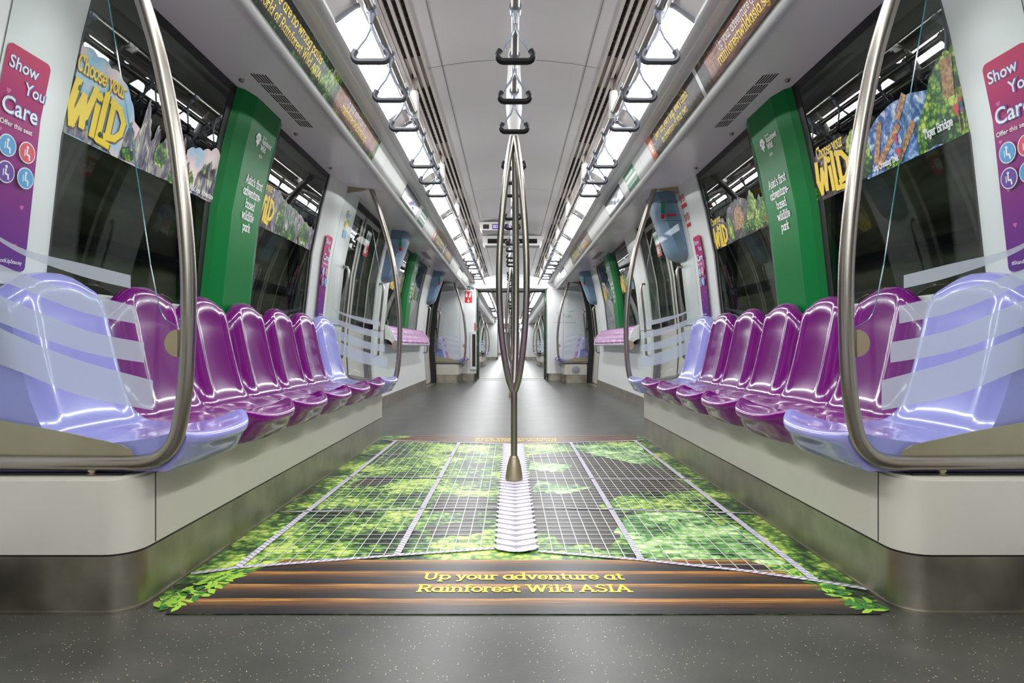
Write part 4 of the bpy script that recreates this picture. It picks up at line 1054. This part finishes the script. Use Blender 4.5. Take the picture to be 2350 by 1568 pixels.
poster(-1, 11.9, 'tiny purple courtesy poster beside the door by the left gangway seats')
poster(1, 12.05, 'tiny purple courtesy poster beside the door by the right gangway seats')
# small pillar stickers
f = wall_fn(-1, .056, 4.88); A = Art(f)
A.add([disc(.04,1.72,.034,12),disc(.09,1.66,.034,12)], mat('print_lime',(150,190,60))); A.add([rrect(.01,1.54,.11,1.60,.01)], BLU)
A.add([rrect(.02,1.70,.10,1.73,.006)], BLU); A.add([rrect(.015,1.62,.105,1.665,.008)], YEL)
t = thing('etiquette_sticker', 'small blue, lime and yellow sticker high on the left door pillar', 'sticker', f(.06,1.54,0)); A.build('sticker_print', t)
f = wall_fn(1, .056, 4.79); A = Art(f)
def ring(cx,cy,r): return [q for q in ribbon([(cx+r*cos(2*pi*i/14),cy+r*sin(2*pi*i/14)) for i in range(15)], r*.26)]+ribbon([(cx-r*.6,cy+r*.6),(cx+r*.6,cy-r*.6)],r*.22)
A.add(ring(.035,1.80,.024)+ring(.10,1.80,.024)+ring(.035,1.66,.024)+ring(.10,1.66,.024)+[rrect(.01,1.73,.13,1.758,.002,1),rrect(.03,1.585,.12,1.612,.002,1)], RED)
t = thing('prohibition_sticker', 'red prohibition signs sticker high on the right door pillar', 'sticker', f(.07,1.585,0)); A.build('sticker_print', t)

for sd,y0 in ((-1,5.92),(1,6.10)):
    f = wall_fn(sd, -.030, y0); A = Art(f)
    A.add(rrect(0,1.66,.17,1.78,.006), WPR); A.add(rrect(0,1.55,.17,1.665,.006), RED); A.add([rrect(.02,1.575,.10,1.64,.004),rrect(.115,1.60,.155,1.61,.001,1)], WPR); A.add([disc(.05,1.725,.03,14),rrect(.10,1.70,.15,1.75,.003)], GRN)
    t = thing('door_sticker', 'white and red notice sticker on the glass of the %s door' % ('left' if sd < 0 else 'right'), 'sticker', f(.08,1.55,0), 'notices on the door glass'); A.build('notice_print', t)
# ------------------------------------------------------------------ blue-grey covers hanging at the door heads
def cover(sd, y0, lb):
    t = thing('emergency_cover', lb, 'cover panel', (sd*1.25, y0+.17, 1.37), 'blue-grey emergency covers')
    rows = []
    zs = [1.905,1.80,1.70,1.60,1.50,1.44,1.405,1.38,1.368,1.365]; ins = [.17,.165,.155,.14,.125,.115,.10,.08,.05,.0]
    mb = MB(); P = []
    for z,i_ in zip(zs,ins):
        xo = wx(z)-.05; h = .17 if z > 1.44 else .17*max(.25,math.sqrt(max(0,1-((1.44-z)/.085)**2)))
        yc = y0+.17; r = min(.05,h*.5)
        P.append([(sd*(xo+.02),yc-h,z),(sd*(xo-max(0,i_-.03)),yc-h,z),(sd*(xo-i_),yc-h+r,z),(sd*(xo-i_),yc+h-r,z),(sd*(xo-max(0,i_-.03)),yc+h,z),(sd*(xo+.02),yc+h,z)])
    mb.grid(P); b = part(mb, 'cover_shell', [BLUEGREY], t, smooth=40)
    g = MB()
    for z in (1.66,1.80):
        xo = wx(z)-.05; i_ = .15 if z < 1.7 else .165
        g.box(sd*(xo-i_-.0015),sd*(xo-.0),y0-.0012,y0+.0,z,z+.003)
    sub(g, 'seam', [BLACK], b)
    A = Art(lambda s,t_,l: (sd*(wx(1.75)-.05-.15+.0+s), y0-l, t_))
    A.add([rrect(.006,1.715,.034,1.80,.002,1)], GRN); A.add([rrect(.006,1.675,.034,1.712,.002,1)], RED)
    A.build('notice_label', t, label='green and red label strip')
    if sd > 0 and y0 < 6:
        h_ = MB(); h_.tube([(sd*1.19,y0-.012,1.70),(sd*1.26,y0-.018,1.705)], .008, 8); part(h_, 'release_handle', [RED], t, label='small red handle')
    return t
cover(1, 4.86, 'blue-grey emergency cover beside the right door, by the red prohibition signs')
cover(-1, 6.50, 'blue-grey emergency cover beyond the left door')
cover(-1, 10.02, 'small blue-grey cover by the far left door'); cover(1, 10.02, 'small blue-grey cover by the far right door')

# ------------------------------------------------------------------ vertical door grab handles
def handle(sd, y, lb):
    t = thing('door_handle_bar', lb, 'grab handle', (sd*1.38, y, .58), 'grab handles at the doors')
    zs = [.60,.70,.80,.92,1.05,1.2,1.30]; P = [(sd*(wx(.585)-.045),y,.585),(sd*(wx(.59)-.085),y,.588)]+[(sd*(wx(z)-.10),y,z) for z in zs]+[(sd*(wx(1.33)-.085),y,1.33),(sd*(wx(1.335)-.05),y,1.335)]
    mb = MB(); mb.tube(P, .0125, 10); part(mb, 'bar', [STEEL], t)
    mb = MB(); mb.lathe([(.02,0),(.02,.006)], (sd*(wx(.585)-.05),y,.585), 12, axis='x'); mb.lathe([(.02,0),(.02,.006)], (sd*(wx(1.335)-.055),y,1.335), 12, axis='x'); part(mb, 'flange', [STEEL], t)
    return t
for sd in (-1,1):
    side = 'left' if sd < 0 else 'right'
    handle(sd, 5.10, 'curved steel grab handle on the near jamb of the %s door past the bench' % side)
    handle(sd, 6.50, 'curved steel grab handle on the far jamb of the %s door past the bench' % side)
    handle(sd, 10.30, 'small steel grab handle on the near jamb of the last %s door' % side)
    handle(sd, 11.70, 'small steel grab handle on the far jamb of the last %s door' % side)

# ------------------------------------------------------------------ louvres and knobs on the cove
cvx = [(.935,1.846),(.945,1.856),(.98,1.866),(1.05,1.876),(1.12,1.884),(1.19,1.892),(1.26,1.899),(1.31,1.905)]
def cz(x):
    for (a,b),(c,d) in zip(cvx,cvx[1:]):
        if x <= c: return b+(d-b)*(x-a)/(c-a)
    return 1.905
for sd in (-1,1):
    side = 'left' if sd < 0 else 'right'
    for bi,b in enumerate((3.2,8.4)):
        mb = MB()
        for k in range(6):
            y = b-.44+k*.113
            for j in range(6):
                x = 1.095+j*.0125; mb.add([(sd*x,y,cz(x)-.001),(sd*(x+.006),y,cz(x)-.001),(sd*(x+.006),y+.098,cz(x)-.001),(sd*x,y+.098,cz(x)-.001)], [(0,1,2,3)])
        o = mb.build('vent_louvre', [SLOT], label='slotted air louvre in the cove panel above the %s %s' % (('long','bench') if bi == 0 else ('far','perch rest')) if False else ('slotted black air louvre in the %s cove above the %s' % (side, 'long bench' if bi == 0 else 'perch rest')), cat='vent', group='cove air louvres', smooth=0)
        for k,dy in enumerate((-.36,.36,1.05)):
            x = 1.235; mb = MB(); mb.lathe([(.012,0),(.013,-.006),(.009,-.012),(.0,-.013)], (sd*x,b+dy,cz(x)), 12)
            mb.build('fastener_knob', [STEEL], label='small steel fastener on the %s cove above the %s, %s one' % (side, 'long bench' if bi == 0 else 'perch rest', ('near','middle','far')[k]), cat='fastener', group='cove fasteners')

# ------------------------------------------------------------------ things on the end wall
yE = CAR0+CARL-.05
A = Art(lambda s,t_,l: (s, yE-l, t_))
A.add([[(-.825+a*.62, b) for a,b in p] for p in sans('72046',.098,0,1.829,'c',.02)], DKP); A.build('car_number', label='black car number 72046 above the left panel by the gangway', cat='number')
A = Art(lambda s,t_,l: (s, yE-.002-l, t_))
A.add(rrect(-.945,1.56,-.79,1.80,.01), WPR); A.add(rrect(-.94,1.565,-.795,1.795,.008), RED)
A.add(ribbon([(-.868,1.65),(-.868,1.585)],.012)+ribbon([(-.893,1.61),(-.868,1.583),(-.843,1.61)],.012)+[rrect(-.925,1.675,-.888,1.745,.003),disc(-.906,1.765,.014,10)]+ribbon([(-.855,1.68),(-.83,1.77)],.02)+ribbon([(-.83,1.68),(-.81,1.77)],.012), WPR)
A.build('extinguisher_sign', label='red fire extinguisher sign with white arrow on the left end panel', cat='sign')
A = Art(lambda s,t_,l: (s, yE-.002-l, t_)); R = random.Random(4)
cols = [mat('map_red',(226,150,150)),mat('map_green',(150,200,180)),mat('map_blue',(150,180,220)),mat('map_grey',(150,150,160))]
for k in range(9):
    x,z = .90+R.random()*.3, 1.30+R.random()*.12; pth = [(x,z)]
    for j in range(3): x += (R.random()-.4)*.12; z += (R.random()-.5)*.10; x = min(max(x,.84),1.30); z = min(max(z,1.22),1.46); pth.append((x,z))
    A.add(ribbon(pth,.005), cols[k%3])
A.add([rrect(.85+.06*k,1.165,.88+.06*k,1.175,.001,1) for k in range(8)], cols[3])
A.build('route_map', label='faint coloured rail route map on the right end panel', cat='map')
t = thing('extinguisher_cabinet', 'narrow white cabinet with dark window beside the gangway on the left', 'cabinet', (-.74, yE-.02, .22))
mb = MB(); mb.box(-.83,-.71,yE-.035,yE-.0,.22,.98); part(mb, 'cabinet_frame', [WHITE], t)
mb = MB(); mb.box(-.79,-.725,yE-.038,yE-.034,.28,.93); part(mb, 'cabinet_window', [mat('dark_window',(60,44,44),.15)], t)
A = Art(lambda s,t_,l: (s, yE-.036-l, t_)); A.add([rrect(-.745,1.0,-.72,1.16,.003)], RED)
A.build('red_label', label='small red label above the extinguisher cabinet', cat='label')
for sd in (-1,1):   # printed foliage on the gangway frame edges
    mb = MB(); mb.box(sd*.676,sd*.70,yE+.02,yE+.06,.06,1.83); mb.build('gangway_print', [LEAFD], label='strip of leaf-patterned film on the %s gangway frame' % ('left' if sd < 0 else 'right'), cat='film', smooth=0)

# ------------------------------------------------------------------ floor graphic
def fl(s, t_, l): return (s, t_, .0004+l)
WOODM = None
def wood_floor():
    m = bpy.data.materials.new('floor_print_logs'); m.use_nodes = True; N = m.node_tree.nodes; L = m.node_tree.links; b = N['Principled BSDF']; b.inputs['Roughness'].default_value = .4
    tc = N.new('ShaderNodeTexCoord'); sp = N.new('ShaderNodeSeparateXYZ'); L.new(tc.outputs['Object'], sp.inputs[0])
    mp = N.new('ShaderNodeMapping'); mp.inputs['Scale'].default_value = (1.3,44,1); L.new(tc.outputs['Object'], mp.inputs[0])
    n = N.new('ShaderNodeTexNoise'); n.inputs['Scale'].default_value = 3; n.inputs['Detail'].default_value = 5; L.new(mp.outputs[0], n.inputs['Vector'])
    s = N.new('ShaderNodeMath'); s.operation = 'MULTIPLY_ADD'; s.inputs[1].default_value = 1/.1033; s.inputs[2].default_value = -1.60/.1033+10; L.new(sp.outputs[1], s.inputs[0])
    fr = N.new('ShaderNodeMath'); fr.operation = 'FRACT'; L.new(s.outputs[0], fr.inputs[0])
    ad_ = N.new('ShaderNodeMath'); ad_.operation = 'MULTIPLY_ADD'; ad_.inputs[1].default_value = .85; L.new(n.outputs[0], ad_.inputs[0]); 
    sb = N.new('ShaderNodeMath'); sb.operation = 'SUBTRACT'; sb.inputs[1].default_value = .43; L.new(fr.outputs[0], sb.inputs[0]); L.new(sb.outputs[0], ad_.inputs[2])
    cr = N.new('ShaderNodeValToRGB'); e = cr.color_ramp.elements; st = [(0,(12,10,12)),(.32,(34,26,26)),(.55,(66,44,30)),(.8,(122,80,36)),(.93,(190,134,64)),(1,(96,62,34))]
    while len(e) < len(st): e.new(.5)
    for q,(p,c) in zip(e,st): q.position = p; q.color = (*lin(c),1)
    L.new(ad_.outputs[0], cr.inputs[0]); L.new(cr.outputs[0], b.inputs['Base Color']); return m
WOODM = wood_floor()
FLEAF = ramp_mat('floor_print_leaves', [(0,(12,20,14)),(.22,(24,50,24)),(.48,(60,112,40)),(.75,(128,170,58)),(1,(200,218,110))], 3.2, kind='leaf', kscale=34, rough=.36, lo=.28, hi=.62)
FLEAFB = ramp_mat('floor_print_pale_leaves', [(0,(30,60,34)),(.35,(84,140,70)),(.7,(160,206,124)),(1,(222,236,180))], 4, kind='leaf', kscale=30, rough=.36, lo=.25, hi=.65)
FDARK = ramp_mat('floor_print_bark', [(0,(34,30,28)),(1,(74,66,62))], 6, rough=.36)
ROPEM = mat('floor_print_rope', (206,200,214), .4, noise=(90,.25,(1,1,1)))
ROPES = mat('floor_print_rope_shade', (140,132,146), .4)
NETM = mat('floor_print_net', (196,200,186), .4)
fg = thing('floor_graphic', 'printed floor graphic of treetop rope net and logs between the benches', 'floor sticker', (0,1.60,0))
B0,B1 = 1.603,4.79; XE = .984
A = Art(fl); A.add([(-XE,1.72),(-XE+.10,B0),(XE-.10,B0),(XE,1.72),(XE,B1),(-XE,B1)], FLEAF); A.build('leaf_background', fg)
def patch(pts, seed, amp=.03): return jag(pts, amp, 7, seed)
A = Art(fl); A.k = 1
A.add([patch([(.06,2.3),(.30,2.1),(.42,2.35),(.36,2.7),(.50,2.9),(.86,3.0),(.84,3.9),(.42,4.1),(.10,3.95),(.06,3.0)],2),patch([(-.36,2.62),(-.15,2.55),(-.12,2.85),(-.34,2.9)],3,.02),patch([(-.8,3.1),(-.66,3.05),(-.6,3.3),(-.78,3.3)],5,.02),patch([(-.30,2.25),(-.12,2.3),(-.15,2.45),(-.34,2.4)],6,.02)], FDARK)
A.build('dark_gaps', fg)
A = Art(fl); A.k = 2
A.add([patch([(.40,2.02),(.60,1.96),(.86,1.98),(.84,2.35),(.70,2.62),(.45,2.55),(.36,2.3)],4,.04),patch([(.08,2.95),(.26,2.92),(.38,3.05),(.12,3.2)],8,.02),patch([(.08,3.5),(.26,3.4),(.34,3.6),(.10,3.75)],9,.02),patch([(.5,3.95),(.84,3.5),(.86,4.3),(.4,4.35)],10,.03)], FLEAFB)
A.build('pale_leaves', fg)
A = Art(fl); A.k = 3
A.add([(-.74,2.01),(-.80,1.91),(-.86,1.81),(-.93,1.70),(-.90,1.603),(.93,1.603),(.96,1.66),(.93,1.70),(.86,1.81),(.80,1.91),(.74,2.01)], WOODM)
A.build('log_print', fg)
A = Art(fl); A.k = 3; A.add([(-.76,B1),(-.92,4.50),(-.05,4.40),(.05,4.40),(.92,4.50),(.93,B1)], WOODM); A.build('log_print', fg)
lf = []
R = random.Random(12)
for k in range(260):
    u = R.random(); sdx = -1 if k % 2 else 1
    y = 1.612+u*.36; x = sdx*(.90-.10*u+R.random()*.085-.012)
    a = R.random()*pi; l = .013+R.random()*.012; w_ = l*.36; dx,dy = cos(a),sin(a)
    q = [(x+dx*l*c+(-dy)*w_*s_, y+dy*l*c+dx*w_*s_) for c,s_ in ((1,0),(.5,.8),(-.3,1),(-1,0),(-.3,-1),(.5,-.8))]
    if all(abs(p[0]) < .975 and p[1] > 1.604 for p in q): lf.append(q)
A = Art(fl); A.k = 4; A.add(lf[::2], mat('floor_print_leaf_lime',(150,196,58),.4)); A.add(lf[1::2], mat('floor_print_leaf_green',(52,118,44),.4), False); A.build('leaf_clumps', fg)
# net cords
A = Art(fl); A.k = 5; net = []
def nearrope(x): 
    pts = [(-.97,1.885),(-.86,1.935),(-.39,2.05),(-.08,2.118),(.08,2.09),(.40,2.006),(.69,1.91),(.87,1.83),(.98,1.766)]
    for (a,b),(c,d) in zip(pts,pts[1:]):
        if x <= c: return b+(d-b)*(x-a)/(c-a)
    return 1.77
def farrope(x): return 4.37+.17*min(1,abs(x)/.87)
for x0,x1,n in ((-.86,-.385,10),(-.385,-.075,7),(.075,.40,7),(.40,.87,10)):
    for i in range(1,n+0):
        x = x0+(x1-x0)*i/n; net += ribbon([(x,nearrope(x)),(x,farrope(x))], .0036)
y = 1.86
while y < 4.52:
    # clip each row to the net outline
    for a,b in ((-.86,-.075),(.075,.87)):
        xs_ = [a+(b-a)*i/24 for i in range(25)]
        ins_ = [x for x in xs_ if nearrope(x) < y < farrope(x)]
        if len(ins_) > 1: net += ribbon([(ins_[0],y),(ins_[-1],y)], .0042)
    y += .052
A.add(net, NETM); A.build('net_cords', fg)
# twisted ropes
def twist(p, q, w, step):
    (a,b),(c,d) = p,q; L = math.hypot(c-a,d-b); dx,dy = (c-a)/L,(d-b)/L; nx,ny = -dy,dx; out = []; k = 0
    while k*step < L:
        u = k*step; out.append([(a+dx*(u+w*.35*1)+nx*w*.5, b+dy*(u+w*.35)+ny*w*.5),(a+dx*(u-w*.35)-nx*w*.5, b+dy*(u-w*.35)-ny*w*.5),(a+dx*(u-w*.35+step*.22)-nx*w*.5, b+dy*(u-w*.35+step*.22)-ny*w*.5),(a+dx*(u+w*.35+step*.22)+nx*w*.5, b+dy*(u+w*.35+step*.22)+ny*w*.5)]); k += 1
    return out
def rope_part(p, w, nm, k0=7):
    A = Art(fl); A.k = k0
    A.add(ribbon(p, w), ROPEM); A.add([q for s_ in zip(p,p[1:]) for q in twist(s_[0],s_[1],w,w*1.1)], ROPES); A.build(nm, fg)
near_pts = [(-.97,1.885),(-.86,1.935),(-.39,2.05),(-.08,2.118)]; near_r = [(.08,2.09),(.40,2.006),(.69,1.91),(.87,1.83),(.978,1.768)]
for p in (near_pts,near_r,[(-.95,4.60),(-.86,4.54),(-.08,4.38)],[(.08,4.38),(.87,4.54),(.95,4.58)]): rope_part(p, .020, 'border_rope')
for p in ([(-.86,1.935),(-.845,4.54)],[(.87,1.83),(.88,4.54)]): rope_part(p, .024, 'outer_rope', 9)
for p in ([(-.39,2.05),(-.382,4.44)],[(.40,2.006),(.408,4.44)]): rope_part(p, .022, 'inner_rope', 9)
for p in ([(-.96,2.58),(-.075,2.66)],[(.075,2.66),(.97,2.56)],[(-.97,3.28),(-.075,3.24)],[(.075,3.24),(.97,3.22)],[(-.97,3.97),(-.075,3.84)],[(.075,3.86),(.97,3.92)]): rope_part(p, .012, 'cross_rope', 9)
# braided centre rope
A = Art(fl); A.k = 11; A.add([rrect(-.066,2.09,.070,4.38,.02)], ROPES); lobes = []; y = 2.075; k = 0
while y < 4.36:
    for e in (-1,1):
        cx = .002+e*.036; ang = radians(38)*e; L_ = .052; Wd = .0225
        q = [(cx+L_*cos(a)*cos(ang)-Wd*sin(a)*sin(ang), y+.035+L_*cos(a)*sin(ang)+Wd*sin(a)*cos(ang)) for a in [2*pi*i/12 for i in range(12)]]
        lobes.append(q)
    y += .064
A.add(lobes, ROPEM); A.build('braided_rope', fg)
A = Art(fl); A.k = 5
A.add(slab('Up your adventure at', .052, .021, 1.838, 'c', .15, 1.05)+slab('Rainforest Wild ASIA', .052, .021, 1.745, 'c', .15, 1.06), YELF)
inv = [[(.04-a, 6.39-b) for a,b in p] for p in slab('Up your adventure at', .052, .021, 1.838, 'c', .15, 1.05)+slab('Rainforest Wild ASIA', .052, .021, 1.745, 'c', .15, 1.06)]
A.add(inv, YELF, False); A.build('lettering', fg, label='yellow slab-serif lettering on the printed logs')
